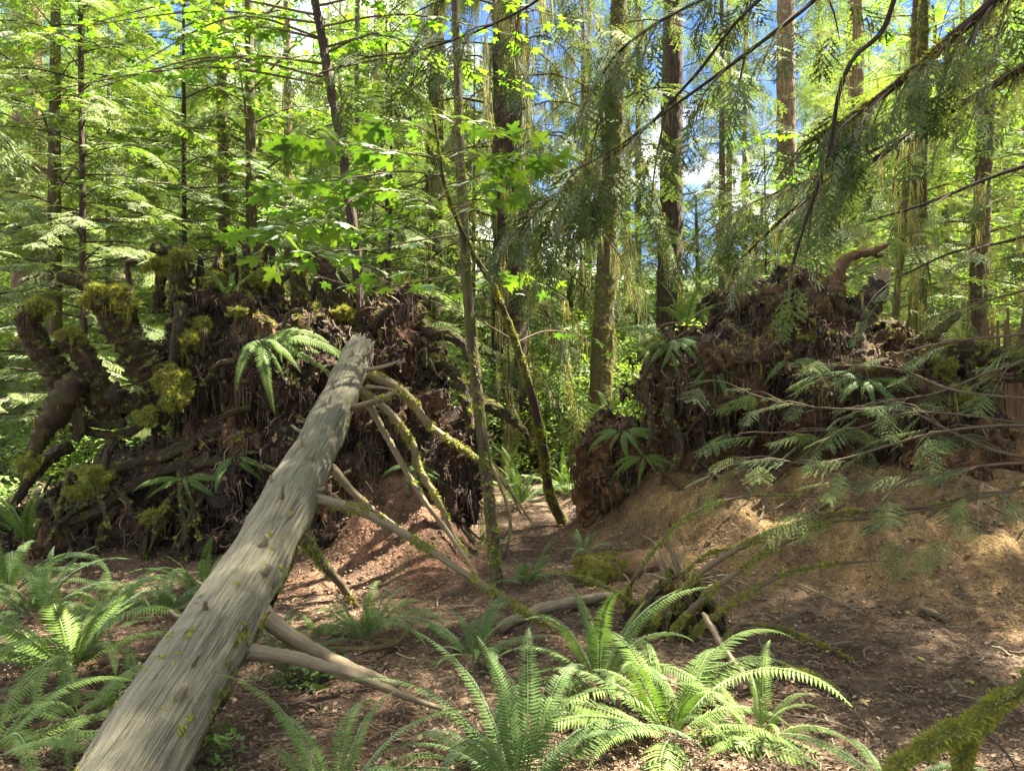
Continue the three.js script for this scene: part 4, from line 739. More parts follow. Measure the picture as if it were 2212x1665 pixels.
function mapleTree(label, foot, d, H, R, n, size, seed, per = 28, lowest = 0.3) {
  const r = RNG(seed), b = P(foot[0], foot[1], d); b.y = ground(b.x, b.z);
  const T = thing('bigleaf_maple', label, 'tree', b.clone(), 'maples behind the root plates'), I = leaves.map(() => new Inst()), top = b.clone().add(V((r() - 0.5), H, (r() - 0.5)));
  const pts = [b.clone().add(V(0, -0.1, 0)), b.clone().lerp(top, 0.4).add(V((r() - 0.5) * 0.5, 0, 0)), top]; part(T, 'trunk', trunkOf(pts, [0.11, 0.08, 0.03]), M.mossyBark);
  const c = new THREE.CatmullRomCurve3(pts);
  for (let i = 0; i < n; i++) { const f = lowest + (1 - lowest) * (i + r()) / n, p = c.getPoint(f), a = i * GA + r(), l = R * (0.55 + 0.6 * r()) * (1.15 - 0.5 * f), e = V(Math.cos(a), 0, Math.sin(a)); mapleTwig(T, [p, p.clone().addScaledVector(e, l * 0.5).add(V(0, 0.25 * l, 0)), p.clone().addScaledVector(e, l).add(V(0, 0.15 * l, 0))], [0.02, 0.012, 0.005], per, size, r, I); }
  I.forEach((q, i) => q.build('crown', leaves[i], M.maple, T));
}
mapleTree('leafy maple glowing yellow green above the upper left, beyond the slim dark stem', [560, 900], 11.5, 11, 3.2, 46, 0.20, 51, 34, 0.35);
mapleTree('leafy maple at the top left corner with dark hanging leaves', [120, 900], 10, 10, 2.6, 26, 0.2, 52, 24, 0.5);
mapleTree('sunlit maple just left of the bearded cedar, leaves small with distance', [820, 900], 16, 13, 3.4, 40, 0.22, 53, 30, 0.25);
mapleTree('low sunlit maple seen through the gap below the sky, right of the cedar', [1250, 900], 17, 6.0, 3.0, 44, 0.2, 54, 30, 0.15);
mapleTree('sunlit maple filling the view behind the dark straight trunk', [1500, 900], 20, 6.5, 3.2, 44, 0.22, 55, 30, 0.15);
mapleTree('bright maple behind the two trunks near the right edge', [2050, 900], 17, 10, 3.6, 50, 0.22, 56, 30, 0.15);
mapleTree('yellow green maple at the right edge of the view', [2290, 900], 15, 9, 3.0, 44, 0.2, 57, 30, 0.15);
mapleTree('low bright maple behind the snag and the hump', [1800, 900], 15.5, 6.5, 3.0, 44, 0.2, 58, 30, 0.15);

// --- the rest of the forest behind
{
  const r = RNG(505), protos = [];
  const kinds = [[20, 0.22, { h0: 1.2, h1: 19.5, n: 84, R: 3.0, per: 3.0, size: 0.85, droop: 0.4, hang: 0.25, leaf: M.hemlock }], [24, 0.28, { h0: 2.5, h1: 23.5, n: 84, R: 3.4, per: 2.8, size: 0.95, droop: 0.55, hang: 0.4, leaf: M.conifer, beard: 2 }], [16, 0.16, { h0: 0.8, h1: 15.6, n: 76, R: 2.5, per: 3.4, size: 0.75, droop: 0.3, hang: 0.15, leaf: M.hemlock }]];
  const label = 'distant conifer in the dense sunlit forest behind the root plates', spots = [];
  const put = (x, d) => { if (spots.every(([a, b]) => Math.hypot(a - x, b - d) > 2.6)) spots.push([x, d]); };
  for (let i = 0; i < 400 && spots.length < 46; i++) {
    const d = 20 + 30 * Math.pow(r(), 0.9), s = -0.95 + 1.9 * r(), x = s * d;
    if (s > -0.02 && s < 0.40 && (d < 27 || r() < 0.55)) continue;             // the gap where the sky shows
    put(x, d);
  }
  spots.forEach(([x, d], i) => {
    const k = i % 3, [H, w, o] = kinds[k];
    let t = protos[k];
    if (!t) { t = protos[k] = thing('conifer_tree', label, 'tree', V(0, 0, 0), 'conifers of the background forest'); conifer(t, [V(0, -0.3, 0), V(0.1, H * 0.5, 0), V(0, H, 0.1)], [w * 1.3, w * 0.8, 0.03], { ...o, seed: 600 + k, bark: M.paleBark, join: true }); }
    else { const c = t.clone(); c.name = numbered('conifer_tree'); scene.add(c); t = c; }
    const s = 0.65 + 0.4 * r(), low = x / d > -0.02 && x / d < 0.40 ? 0.55 : 1; t.position.set(x, ground(x, -d), -d); t.rotation.y = r() * 6.3; t.scale.set(s, s * low, s);
  });
  const F = farSprays.map(() => new Inst());
  for (let i = 0; i < 9000; i++) { const d = 50 + 22 * r(), s = -1.0 + 2.0 * r(), x = s * d, hmax = s > -0.05 && s < 0.42 ? 9 : 24, y = ground(x, -d) + r() * hmax, a = r() * 6.3; F[i % 3].add(frameM(V(x, y, -d), V(Math.cos(a), -0.4, Math.sin(a)), V(0, 1, 0), 2.6 + 1.6 * r()), tint(r, 0.35, 0.15)); }
  F.forEach((q, i) => tag(q.build('far_forest', farSprays[i], M.hemlock, scene), 'far wall of forest foliage', null, null, 'stuff'));
}

// --- the big hemlock just outside the picture on the right, whose boughs hang into view
{
  const r = RNG(606), tx = 5.2, tz = -3.4, T = thing('hemlock_tree', 'old hemlock whose dark bearded boughs hang into the upper right of the view', 'tree', V(tx, ground(tx, tz), tz));
  const pts = [V(tx, -0.2, tz), V(tx + 0.1, 6, tz), V(tx, 13, tz + 0.1), V(tx, 19, tz)]; part(T, 'trunk', trunkOf(pts, [0.36, 0.28, 0.2, 0.05]), M.bark);
  const I = midSprays.map(() => new Inst()), HI = [new Inst(), new Inst()];
  const bough = (h, d0, d1, rad, o, ...a) => {
    const q = px3(d0, d1, ...a), s = q[0], p = [V(tx, h, tz), V(lerp(tx, s.x, 0.55), lerp(h, s.y, 0.5) + 0.15, lerp(tz, s.z, 0.5)), ...q], g = limb(p, rad, { seg: 8, step: 0.05, rough: 0.14, freq: 12 }), m = part(T, 'branch', g, M.darkBark), c = new THREE.CatmullRomCurve3(q);
    if (o.moss) mossOn(m, g, o.moss, 0.015, r, (v, nn) => n3(v.x * 4, v.y * 4, v.z * 4) > -0.2 && v.x < 2.6);
    for (let i = 0; i < o.twigs; i++) { // side twigs, hanging
      const u = (o.from ?? 0.05) + (1 - (o.from ?? 0.05)) * (i + r()) / o.twigs, b = c.getPoint(u), t = c.getTangent(u), e = t.clone().applyAxisAngle(V(0, 1, 0), (i % 2 ? 1 : -1) * (0.5 + r() * 0.9)), L = o.len * (0.4 + 0.9 * r());
      const w = [b, b.clone().addScaledVector(e, L * 0.45).add(V(0, -L * 0.15 * o.hang, 0)), b.clone().addScaledVector(e, L * 0.75).add(V(0, -L * 0.55 * o.hang, 0))];
      part(T, 'twig', limb(w, [0.006, 0.004, 0.002], { seg: 4, step: 0.08, rough: 0.1 }), M.darkStick);
      leafBranch(I, w, { per: o.per ?? 10, from: 0.1, hang: 0.35 * o.hang, size: o.size ?? 0.18 }, r);
      if (o.beard) { const cc = new THREE.CatmullRomCurve3(w); for (let k = 0; k < o.beard; k++) { const s2 = 0.05 + 0.16 * r() * r(); HI[k % 2].add(frameM(cc.getPoint(r()), V(r() - 0.5, 0, r() - 0.5), V(0, 1, 0), s2 * 0.7, s2, s2 * 0.7), tint(r, 0.3, 0.1)); } }
    }
    for (let k = 0; k < (o.beards ?? 0); k++) { const s2 = 0.05 + 0.18 * r() * r(); HI[k % 2].add(frameM(c.getPoint(r()), V(r() - 0.5, 0, r() - 0.5), V(0, 1, 0), s2 * 0.7, s2, s2 * 0.7), tint(r, 0.3, 0.1)); }
  };
  bough(4.9, 2.9, 3.5, [0.05, 0.035, 0.024, 0.020, 0.017, 0.012, 0.008, 0.004], { twigs: 8, len: 0.42, hang: 0.9, moss: 900, beards: 30 }, 1800, -40, 1760, 0, 1600, 125, 1440, 240, 1330, 320, 1230, 372);
  bough(4.4, 2.7, 3.2, [0.075, 0.055, 0.045, 0.04, 0.036, 0.03, 0.02, 0.01], { twigs: 24, len: 0.28, hang: 0.9, moss: 4000, beards: 90, size: 0.163, beard: 3 }, 2240, -70, 2100, 45, 2000, 130, 1900, 210, 1820, 265, 1740, 310);
  bough(3.9, 2.9, 3.7, [0.06, 0.045, 0.034, 0.03, 0.024, 0.018, 0.012, 0.006], { twigs: 15, len: 0.30, hang: 0.7, moss: 2200, beards: 60, size: 0.163, beard: 3 }, 2300, 95, 2212, 145, 2000, 270, 1850, 370, 1730, 440, 1600, 560);
  bough(4.9, 2.9, 3.0, [0.03, 0.022, 0.020, 0.018, 0.016, 0.013, 0.011, 0.009, 0.006], { twigs: 4, len: 0.25, hang: 0.8, from: 0.5, beards: 14 }, 1960, -50, 1905, 70, 1845, 125, 1815, 195, 1790, 330, 1740, 480, 1705, 600);
  bough(5.2, 3.6, 4.4, [0.04, 0.03, 0.018, 0.014, 0.010, 0.007, 0.004], { twigs: 13, len: 0.40, hang: 0.9, size: 0.192, from: 0.45, per: 11, beards: 20, beard: 2 }, 1640, 0, 1500, 165, 1380, 290, 1260, 380, 1180, 440, 1120, 500);
  bough(5.4, 4.2, 4.6, [0.05, 0.03, 0.018, 0.014, 0.010, 0.007, 0.004], { twigs: 10, len: 0.5, hang: 0.8, size: 0.192, from: 0.2, beard: 1 }, 1250, -60, 1130, 20, 1010, 75, 900, 110, 790, 125, 690, 160);
  bough(4.2, 3.6, 4.6, [0.05, 0.03, 0.02, 0.016, 0.012, 0.008, 0.004], { twigs: 17, len: 0.36, hang: 0.9, size: 0.178, from: 0.25, per: 11, moss: 700, beards: 60, beard: 4 }, 2080, 220, 1960, 290, 1830, 350, 1720, 400, 1620, 440, 1540, 490);
  bough(5.0, 3.6, 4.0, [0.05, 0.03, 0.02, 0.014, 0.010, 0.006], { twigs: 10, len: 0.45, hang: 0.9, size: 0.178, beard: 2 }, 1700, -80, 1560, -20, 1420, 50, 1330, 120, 1280, 200);
  bough(3.4, 4.4, 5.2, [0.04, 0.03, 0.02, 0.014, 0.010, 0.006], { twigs: 4, len: 0.45, hang: 0.6, size: 0.178, beard: 3, beards: 30 }, 2300, 330, 2150, 380, 2000, 440, 1900, 470, 1800, 500);
  bough(3.1, 4.4, 5.2, [0.04, 0.03, 0.018, 0.012, 0.008, 0.005], { twigs: 4, len: 0.5, hang: 0.6, size: 0.178, beard: 3, beards: 30 }, 2300, 480, 2180, 520, 2060, 545, 1960, 590, 1850, 640);
  I.forEach((q, i) => q.build('foliage', midSprays[i], M.coolConifer, T)); HI.forEach((q, i) => q.build('hanging_lichen', hang[i], M.paleMoss, T));
  conifer(T, [V(tx, 5, tz), V(tx, 12, tz), V(tx, 19, tz)], [0.02, 0.02, 0.02], { seed: 61, bark: M.bark, h0: 5.6, h1: 18.5, n: 34, R: 4.2, per: 3.6, size: 0.8, droop: 0.3, leaf: M.conifer, join: true });
}
// --- unseen conifers added around the viewer to cast shade and cut sky light
{
  const r = RNG(711), spots = [[8.5, -8.5, 21], [10.6, -3.4, 21], [6.2, 0.9, 19], [14.2, -5.6, 24], [9.0, -0.5, 22], [-5.2, 1.8, 20], [13.5, -11.5, 22], [0.8, 3.6, 21], [-8.2, -3.4, 22], [-2.2, 7.5, 22], [5.2, 6.0, 22], [-9.5, 5, 22]];
  const label = 'unseen tall conifer added beyond the edges of the view to shade it'; let p0;
  for (const [x, z, H] of spots) {
    let t;
    if (!p0) { t = p0 = thing('shade_conifer', label, 'tree', V(0, 0, 0), 'added shade conifers around the viewer'); conifer(t, [V(0, -0.3, 0), V(0.1, 10, 0), V(0, 20, 0)], [0.34, 0.24, 0.04], { seed: 71, bark: M.bark, h0: 4.6, h1: 19.4, n: 36, R: 4.1, per: 4.0, size: 0.85, droop: 0.4, leaf: M.conifer, join: true }); }
    else { t = p0.clone(); t.name = numbered('shade_conifer'); scene.add(t); }
    t.position.set(x, ground(x, z), z); t.rotation.y = r() * 6.3; t.scale.setScalar(H / 20);
  }
}
// --- feathery sapling boughs in front of the right plate
{
  const r = RNG(808), x0 = 4.0, z0 = -4.3, T = thing('hemlock_sapling', 'hemlock sapling reaching feathery blue-green sprays across the right root plate', 'sapling', V(x0, ground(x0, z0), z0)), I = nearSprays.map(() => new Inst());
  part(T, 'trunk', limb([V(x0, -0.1, z0), V(x0 + 0.05, 1.2, z0), V(x0, 2.6, z0)], [0.035, 0.025, 0.01], { seg: 8 }), M.darkBark);
  const S = (y, d0, d1, w, tw, len, size, ...a) => {
    const q = px3(d0, d1, ...a), p = [V(x0, y, z0), ...q], g = limb(p, [w, w * 0.8, w * 0.6, w * 0.3], { seg: 6, step: 0.06, rough: 0.1 }); part(T, 'branch', g, M.darkStick);
    const c = new THREE.CatmullRomCurve3(q);
    for (let i = 0; i < tw; i++) {
      const u = (i + r()) / tw, b = c.getPoint(u), t = c.getTangent(u), e = t.clone().applyAxisAngle(V(0, 1, 0), (i % 2 ? 1 : -1) * (0.5 + 0.5 * r())), L = len * (0.5 + 0.7 * r()), k = [b, b.clone().addScaledVector(e, L * 0.5).add(V(0, 0.02, 0)), b.clone().addScaledVector(e, L).add(V(0, -0.04 - 0.1 * L, 0))];
      part(T, 'twig', limb(k, [0.005, 0.003, 0.002], { seg: 4, step: 0.1, rough: 0 }), M.darkStick); leafBranch(I, k, { per: 5.2, from: 0.15, hang: 0.10, size }, r);
    }
    leafBranch(I, q.slice(-3), { per: 4, from: 0.2, hang: 0.08, size }, r);
  };
  S(1.3, 4.1, 4.6, 0.014, 8, 0.42, 0.235, 2212, 985, 2141, 970, 2053, 931, 1969, 891, 1811, 883, 1700, 872, 1620, 850);
  S(1.1, 4.1, 4.5, 0.013, 8, 0.38, 0.235, 2212, 920, 2022, 935, 1921, 962, 1811, 993, 1723, 1000, 1640, 985, 1560, 1010);
  S(0.9, 4.0, 4.4, 0.014, 8, 0.40, 0.23, 2300, 1030, 2212, 1052, 2053, 1090, 1900, 1118, 1760, 1110);
  S(1.6, 4.2, 4.7, 0.013, 7, 0.42, 0.235, 2300, 760, 2150, 800, 2020, 850, 1900, 870, 1830, 900);
  S(1.9, 4.2, 5.0, 0.013, 4, 0.30, 0.22, 2300, 690, 2212, 720, 2075, 735, 1987, 752, 1855, 795, 1760, 830);
  S(1.5, 4.2, 4.8, 0.012, 4, 0.34, 0.235, 2212, 860, 2050, 840, 1950, 800, 1830, 790, 1740, 800);
  S(1.2, 4.3, 4.9, 0.011, 6, 0.34, 0.25, 1969, 891, 1850, 925, 1760, 930, 1660, 935);
  S(1.0, 4.0, 4.3, 0.011, 6, 0.34, 0.25, 2212, 1000, 2100, 1010, 2000, 1030, 1880, 1040, 1800, 1050);
  S(2.2, 4.3, 5.2, 0.012, 3, 0.24, 0.18, 2300, 600, 2212, 628, 2110, 655, 2000, 690);
  I.forEach((q, i) => q.build('foliage', nearSprays[i], M.sapling, T));
}

// ---------------------------------------------------------------- ferns
let fernSeed = 900;
function fern(base, n0, len0, label, { arc = [0, 360], kinds = [0, 7], lean = V(0, 1, 0), group } = {}) {
  const n = Math.round(n0 * 1.3), len = len0 * 1.04, r = RNG(fernSeed++), T = thing('sword_fern', label, 'fern', base, group), mat = M.fern[fernSeed % 3];
  for (let i = 0; i < n; i++) {
    const a = D(lerp(arc[0], arc[1], (i + 0.15 + 0.7 * r()) / n)), k = Math.floor(lerp(kinds[0], kinds[1] + 0.99, r())), s = len * (0.55 + 0.6 * r()), d = V(Math.cos(a), 0, -Math.sin(a)), up = lean.clone().add(V((r() - 0.5) * 0.3, 0, (r() - 0.5) * 0.3)).normalize();
    const m = shade(new THREE.Mesh(fronds[k], mat)); m.name = 'frond'; frameM(d.clone().multiplyScalar(0.03), d.clone().addScaledVector(up, -d.dot(up)), up, s, s, s * (0.85 + 0.3 * r())).decompose(m.position, m.quaternion, m.scale); m.rotateX((r() - 0.5) * 0.5); T.add(m);
  }
  if (n0 > 9 && lean.y > 0.9) for (let i = 0; i < 4; i++) { // last year's fronds, brown and flat on the ground
    const a = r() * 6.3, d = V(Math.cos(a), -0.05, -Math.sin(a)), s = len * (0.5 + 0.3 * r()), m = shade(new THREE.Mesh(fronds[7], M.deadFrond)); m.name = 'dead_frond'; frameM(V(0, 0.02, 0), d, V(0, 1, 0), s, s * 0.5, s * 0.7).decompose(m.position, m.quaternion, m.scale); m.rotateX((r() - 0.5) * 0.8); T.add(m);
  }
  return T;
}
fern(G(150, 1450), 17, 0.88, 'large bright sword fern beside the log at the left', { kinds: [0, 5] });
fern(G(20, 1290), 13, 0.95, 'sword fern at the left edge below the mossy roots', { kinds: [1, 6] });
fern(G(175, 1560), 12, 0.66, 'dark sword fern drooping low beside the log, below the large bright fern', { kinds: [3, 7] });
fern(G(-30, 1640), 12, 0.75, 'sword fern cut by the lower left corner', { kinds: [2, 7] });
fern(G(350, 1330), 11, 0.62, 'sword fern tucked against the left flank of the log', { kinds: [1, 6] });
fern(G(230, 1330), 11, 0.6, 'sword fern between the large bright fern and the rubble of the left root plate', { kinds: [1, 6] });
fern(G(60, 1180), 10, 0.7, 'pale fern at the left edge under the lowest mossy roots', { kinds: [1, 6] });
fern(G(80, 1330), 12, 0.72, 'sword fern wedged between the left edge fern and the large bright fern', { kinds: [1, 6] });
fern(G(290, 1500), 9, 0.5, 'small fern squeezed under the left flank of the log near its foot', { kinds: [3, 7] });
fern(G(440, 1290), 9, 0.55, 'small sword fern behind the log under the root plate', { kinds: [0, 5] });
fern(G(600, 1420), 9, 0.45, 'small dark fern under the log between its dead branches', { kinds: [3, 7] });
fern(G(790, 1385), 12, 0.58, 'sword fern at the foot of the short mossy dead branch', { kinds: [0, 5] });
fern(G(690, 1380), 7, 0.42, 'low dark fern left of the fern by the mossy dead branch', { kinds: [2, 6] });
fern(G(1025, 1425), 13, 0.56, 'sword fern on the bare earth between the log and the trail', { kinds: [0, 6] });
fern(G(1295, 1475), 16, 0.70, 'deep green sword fern in front of the rotten stump', { kinds: [0, 6] });
fern(G(1450, 1590), 20, 0.86, 'broad spreading sword fern in the right foreground', { kinds: [1, 6] });
fern(P(1120, 1760, 2.85).setY(ground(0, -2.85)), 18, 0.84, 'sunlit sword fern at the bottom centre', { kinds: [0, 6] });
fern(P(720, 1760, 2.75).setY(ground(-0.7, -2.75)), 8, 0.62, 'few upright fronds at the bottom edge right of the log', { kinds: [0, 4] });
fern(G(1640, 1600), 9, 0.52, 'small sword fern right of the broad spreading fern', { kinds: [1, 6] });
fern(P(1935, 1690, 2.95).setY(ground(1.6, -2.95)), 6, 0.5, 'sparse low fern behind the moss-covered branch', { kinds: [3, 7] });
fern(G(1138, 1265), 11, 0.40, 'small pale fern beside the trail behind the straight stem', { kinds: [0, 4] });
fern(G(1040, 1180), 8, 0.38, 'small shaded fern left of the trail under the leaning poles', { kinds: [1, 5] });
fern(G(1135, 1085), 11, 0.58, 'fern on the left verge where the trail bends', { kinds: [1, 6] });
fern(P(1125, 1020, 9.4).setY(ground(0.1, -9.4)), 12, 0.95, 'tall sunlit fern behind the leaning maple stem', { kinds: [0, 3] });
fern(P(1228, 1000, 10.4).setY(ground(0.8, -10.4)), 15, 0.95, 'large sunlit fern at the far end of the trail', { kinds: [0, 5] });
fern(P(1205, 1000, 12).setY(ground(0.8, -12)), 12, 0.9, 'fern behind the large sunlit fern at the end of the trail', { kinds: [0, 5] });
fern(P(1262, 1195, 6.0), 7, 0.36, 'small fern growing on the mossy end of the short log', { kinds: [0, 4] });
fern(P(555, 735, 6.45), 9, 0.78, 'long fronds arching right from the middle of the left root plate', { arc: [-75, 25], kinds: [4, 7], lean: V(0.25, 0.75, 0.6) });
fern(P(505, 985, 6.4), 4, 0.36, 'little fern hanging from the soil of the left root plate', { arc: [-130, 20], kinds: [4, 7], lean: V(0, 0.6, 0.8) });
fern(P(395, 1030, 6.35), 6, 0.40, 'limp fern drooping from the lower left root plate', { arc: [-150, 10], kinds: [4, 7], lean: V(0.1, 0.5, 0.9) });
fern(P(490, 640, 6.8), 6, 0.4, 'upright dark fern on the crest of the left root plate', { kinds: [1, 5] });
fern(P(880, 1000, 6.5), 5, 0.42, 'fern hanging under the moss drapes at the right end of the left root plate', { arc: [-120, 10], kinds: [5, 7], lean: V(0, 0.5, 0.9) });
fern(P(1455, 735, 7.15), 12, 0.55, 'drooping fern fringe on the left shoulder of the right root plate', { arc: [-190, 10], kinds: [4, 7], lean: V(0, 0.7, 0.7) });
fern(P(1480, 700, 7.3), 10, 0.55, 'upright fern on top of the left shoulder of the right root plate', { kinds: [0, 4] });
fern(P(1540, 790, 6.95), 9, 0.5, 'fern hanging over the hollow of the right root plate', { arc: [-170, -10], kinds: [5, 7], lean: V(0, 0.6, 0.8) });
fern(P(1345, 930, 7.1), 8, 0.44, 'dark fern draped over the low step of the right root plate', { arc: [-190, 10], kinds: [5, 7], lean: V(-0.2, 0.6, 0.8) });
fern(P(1390, 985, 7.05), 6, 0.38, 'fern hanging beside the dark draped fern on the low step', { arc: [-160, 0], kinds: [5, 7], lean: V(0, 0.5, 0.9) });
fern(P(1860, 820, 6.7), 10, 0.55, 'fern fringe over the roots in the centre of the right root plate', { arc: [-170, -10], kinds: [4, 7], lean: V(0, 0.7, 0.7) });
fern(P(1700, 780, 6.9), 9, 0.5, 'fern fringe below the hump of the right root plate', { arc: [-170, -10], kinds: [4, 7], lean: V(0, 0.7, 0.7) });
fern(P(1310, 900, 8.2), 9, 0.6, 'fern at the foot of the leaning moss-coated trunk', { kinds: [0, 5] });

// ---------------------------------------------------------------- shrubs and low greenery
function shrub(label, b, R, H, n, size, seed, group, mat = M.shrub) {
  const r = RNG(seed), T = thing('shrub', label, 'shrub', b, group), I = bunches.map(() => new Inst());
  for (let i = 0; i < 7; i++) { const a = r() * 6.3, e = b.clone().add(V(Math.cos(a) * R * 0.7, H * (0.6 + 0.4 * r()), Math.sin(a) * R * 0.7)); part(T, 'stem', limb([b, b.clone().lerp(e, 0.5).add(V(0, H * 0.15, 0)), e], [0.015, 0.01, 0.004], { seg: 5, step: 0.2 }), M.darkStick); }
  for (let i = 0; i < n; i++) { const a = r() * 6.3, q = Math.sqrt(r()) * R, y = H * (0.08 + 0.92 * r() * (1 - 0.45 * (q / R) ** 2)), s = size * (0.6 + 0.8 * r()); I[i % 2].add(frameM(V(b.x + Math.cos(a) * q, b.y + y, b.z + Math.sin(a) * q), V(r() - 0.5, (r() - 0.5) * 0.4, r() - 0.5), V(0, 1, 0), s), tint(r, 0.3, 0.15)); }
  I.forEach((q, i) => q.build('foliage', bunches[i], mat, T));
}
const gAt = (px, d) => { const x = (px - 1106) / FPX * d; return V(x, ground(x, -d), -d); };
shrub('sunlit shrub glowing yellow green at the end of the trail', gAt(1215, 13.5), 1.4, 2.0, 260, 0.32, 81);
shrub('sunlit shrub behind the leaning moss-coated trunk', gAt(1350, 14.5), 1.6, 2.3, 300, 0.32, 82);
shrub('tall sunlit shrub right of the bearded cedar, above the trail ferns', gAt(1260, 16), 1.9, 3.2, 380, 0.36, 83);
shrub('shrub between the dark trunk and the right root plate', gAt(1500, 13), 1.5, 2.6, 280, 0.32, 84);
shrub('bright shrub below the horizontal root at the right', gAt(2090, 11.5), 1.5, 1.9, 280, 0.30, 85);
shrub('bright shrub at the right edge behind the red stump', gAt(2290, 12.5), 1.7, 2.4, 280, 0.32, 86);
shrub('bright shrub behind the snag of the right root plate', gAt(1880, 12.5), 1.6, 2.8, 300, 0.32, 87);
shrub('low green shrub beyond the mossy roots at the left edge', gAt(40, 9.5), 1.2, 1.0, 220, 0.24, 88);
shrub('shrub behind the gap under the arching roots', gAt(270, 10), 1.3, 1.3, 260, 0.26, 89);
shrub('shrub behind the right end of the left root plate', gAt(960, 12), 1.1, 2.2, 220, 0.3, 90);
shrub('leafy shrub far left behind the young hemlock', gAt(90, 13.5), 2.0, 3.0, 320, 0.34, 91);
shrub('leafy shrub behind the middle of the left root plate', gAt(560, 13.5), 2.0, 3.2, 320, 0.34, 92);
{ const S = [[-0.52, 20], [-0.3, 19], [-0.1, 21], [0.05, 22], [0.15, 24], [0.27, 21], [0.4, 19], [0.52, 21], [0.66, 18], [-0.68, 18]]; let i = 0; for (const [s, d] of S) shrub('bushy undergrowth shrub far back between the forest trunks', V(s * d, ground(s * d, -d), -d), 2.8, 4.2, 320, 0.5, 120 + i++, 'far undergrowth shrubs'); }
shrub('little green plant at the foot of the log, bottom edge', G(410, 1660), 0.16, 0.14, 14, 0.16, 93, null, M.fern[1]);
shrub('little leafy plant under the log beside its bare dead branch', G(640, 1470), 0.2, 0.14, 16, 0.15, 94, null, M.fern[0]);
shrub('low leafy plant by the far left ferns', G(30, 1130), 0.5, 0.4, 60, 0.2, 95, null, M.fern[1]);

// ---------------------------------------------------------------- stumps, logs and fallen branches
{ // short mossy log by the trail
  const r = RNG(111), a = P(1255, 1240, 5.9), b = P(1440, 1212, 6.1), T = thing('short_log', 'short rotting log with a mossy end and a sunlit reddish flank beside the trail', 'log', V((a.x + b.x) / 2, ground(a.x, a.z), a.z));
  const g = limb([a, a.clone().lerp(b, 0.5).add(V(0, -0.01, 0)), b], [0.13, 0.135, 0.10], { seg: 22, step: 0.03, rough: 0.12, freq: 8 }); part(T, 'stem', g, M.redWood);
  mossOn(T, g, 3600, 0.024, r, (q, n) => q.x < lerp(a.x, b.x, 0.42) + 0.12 * n3(q.x * 6, q.y * 6, q.z * 6)); hangOn(T, g, 90, 0.12, r, (q, n) => q.x < lerp(a.x, b.x, 0.4) && n.y < 0.2, M.moss);
}
{ // rotten stump from which the mossy arches spring
  const r = RNG(112), c = G(1450, 1350), T = thing('rotten_stump', 'low rotten stump of tangled mossy roots with a splintered top', 'stump', c.clone());
  const body = earthBodyAt(c, [[0, 0.07, 0, 0.18, 0.14, 0.16], [0.04, 0.20, 0.0, 0.09, 0.14, 0.09], [-0.18, 0.05, 0.03, 0.12, 0.10, 0.10], [0.2, 0.04, -0.02, 0.14, 0.09, 0.12]]); part(T, 'body', body, M.soil);
  hangOn(T, body, 220, 0.16, r, (q, n) => n.y < 0.4, M.fibre, rootlets, 'rootlets', 0.6); mossOn(T, body, 1500, 0.022, r, (q, n) => n.y + n3(q.x * 6, q.y * 6, q.z * 6) > 0.6);
  for (let i = 0; i < 42; i++) { const a = r() * 6.3, h = 0.05 + 0.3 * r(), p = c.clone().add(V((r() - 0.5) * 0.5, h, (r() - 0.5) * 0.3)), l = 0.15 + 0.5 * r(), e = V(Math.cos(a) + 0.5, (r() - 0.4) * 0.9, Math.sin(a) * 0.6); const q = p.clone().addScaledVector(e, l); q.y = Math.max(q.y, ground(q.x, q.z) + 0.01); part(T, 'twig', limb([p, p.clone().lerp(q, 0.5).add(V((r() - 0.5) * 0.1, 0.04 + r() * 0.08, (r() - 0.5) * 0.1)), q], [0.008, 0.006, 0.002], { seg: 5, step: 0.06, rough: 0.2, freq: 20 }), r() < 0.5 ? M.darkStick : M.stick); }
  for (let i = 0; i < 14; i++) { const p = c.clone().add(V(0.02 + (r() - 0.5) * 0.12, 0.32, (r() - 0.5) * 0.08)), e = p.clone().add(V((r() - 0.7) * 0.14, 0.10 + 0.12 * r(), (r() - 0.5) * 0.06)); part(T, 'splinter', limb([p.clone().add(V(0.02, -0.12, 0)), p, e], [0.018, 0.014, 0.003], { seg: 5, step: 0.03 }), M.stick); }
  for (let i = 0; i < 12; i++) { const a = r() * 6.3, p = c.clone().add(V(Math.cos(a) * 0.12, 0.10 + 0.25 * r(), Math.sin(a) * 0.1)), e = c.clone().add(V(Math.cos(a) * (0.28 + 0.16 * r()), 0.0, Math.sin(a) * 0.3 + 0.05)); root(T, [p, p.clone().lerp(e, 0.5).add(V(0, 0.05, 0.04)), e], [0.03, 0.025, 0.012], { seg: 7, step: 0.03 }, r, 0.8); }
}
function earthBodyAt(c, ells) {
  const f = (x, y, z) => { let s = 9; for (const [ex, ey, ez, rx, ry, rz] of ells) { const a = (x - c.x - ex) / rx, b = (y - c.y - ey) / ry, e = (z - c.z - ez) / rz; s = Math.min(s, (Math.sqrt(a * a + b * b + e * e) - 1) * Math.min(rx, ry, rz)); } return s - 0.03 * n3(x * 9, y * 6, z * 9) - 0.03 * (1 - Math.abs(n3(x * 16, y * 7, z * 16))); };
  const { pos, idx } = surfaceNets(f, c.clone().add(V(-0.5, -0.15, -0.35)), c.clone().add(V(0.5, 0.65, 0.35)), 0.018), col = [], uv = [];
  for (let i = 0; i < pos.length; i += 3) { const k = 0.8 + 0.6 * fbm(pos[i] * 7, pos[i + 1] * 7, pos[i + 2] * 7, 3); col.push(0.17 * k, 0.125 * k, 0.085 * k); uv.push(pos[i] + pos[i + 2] * 0.5, pos[i + 1] + pos[i + 2] * 0.6); }
  return geoFrom(pos, idx, uv, col);
}
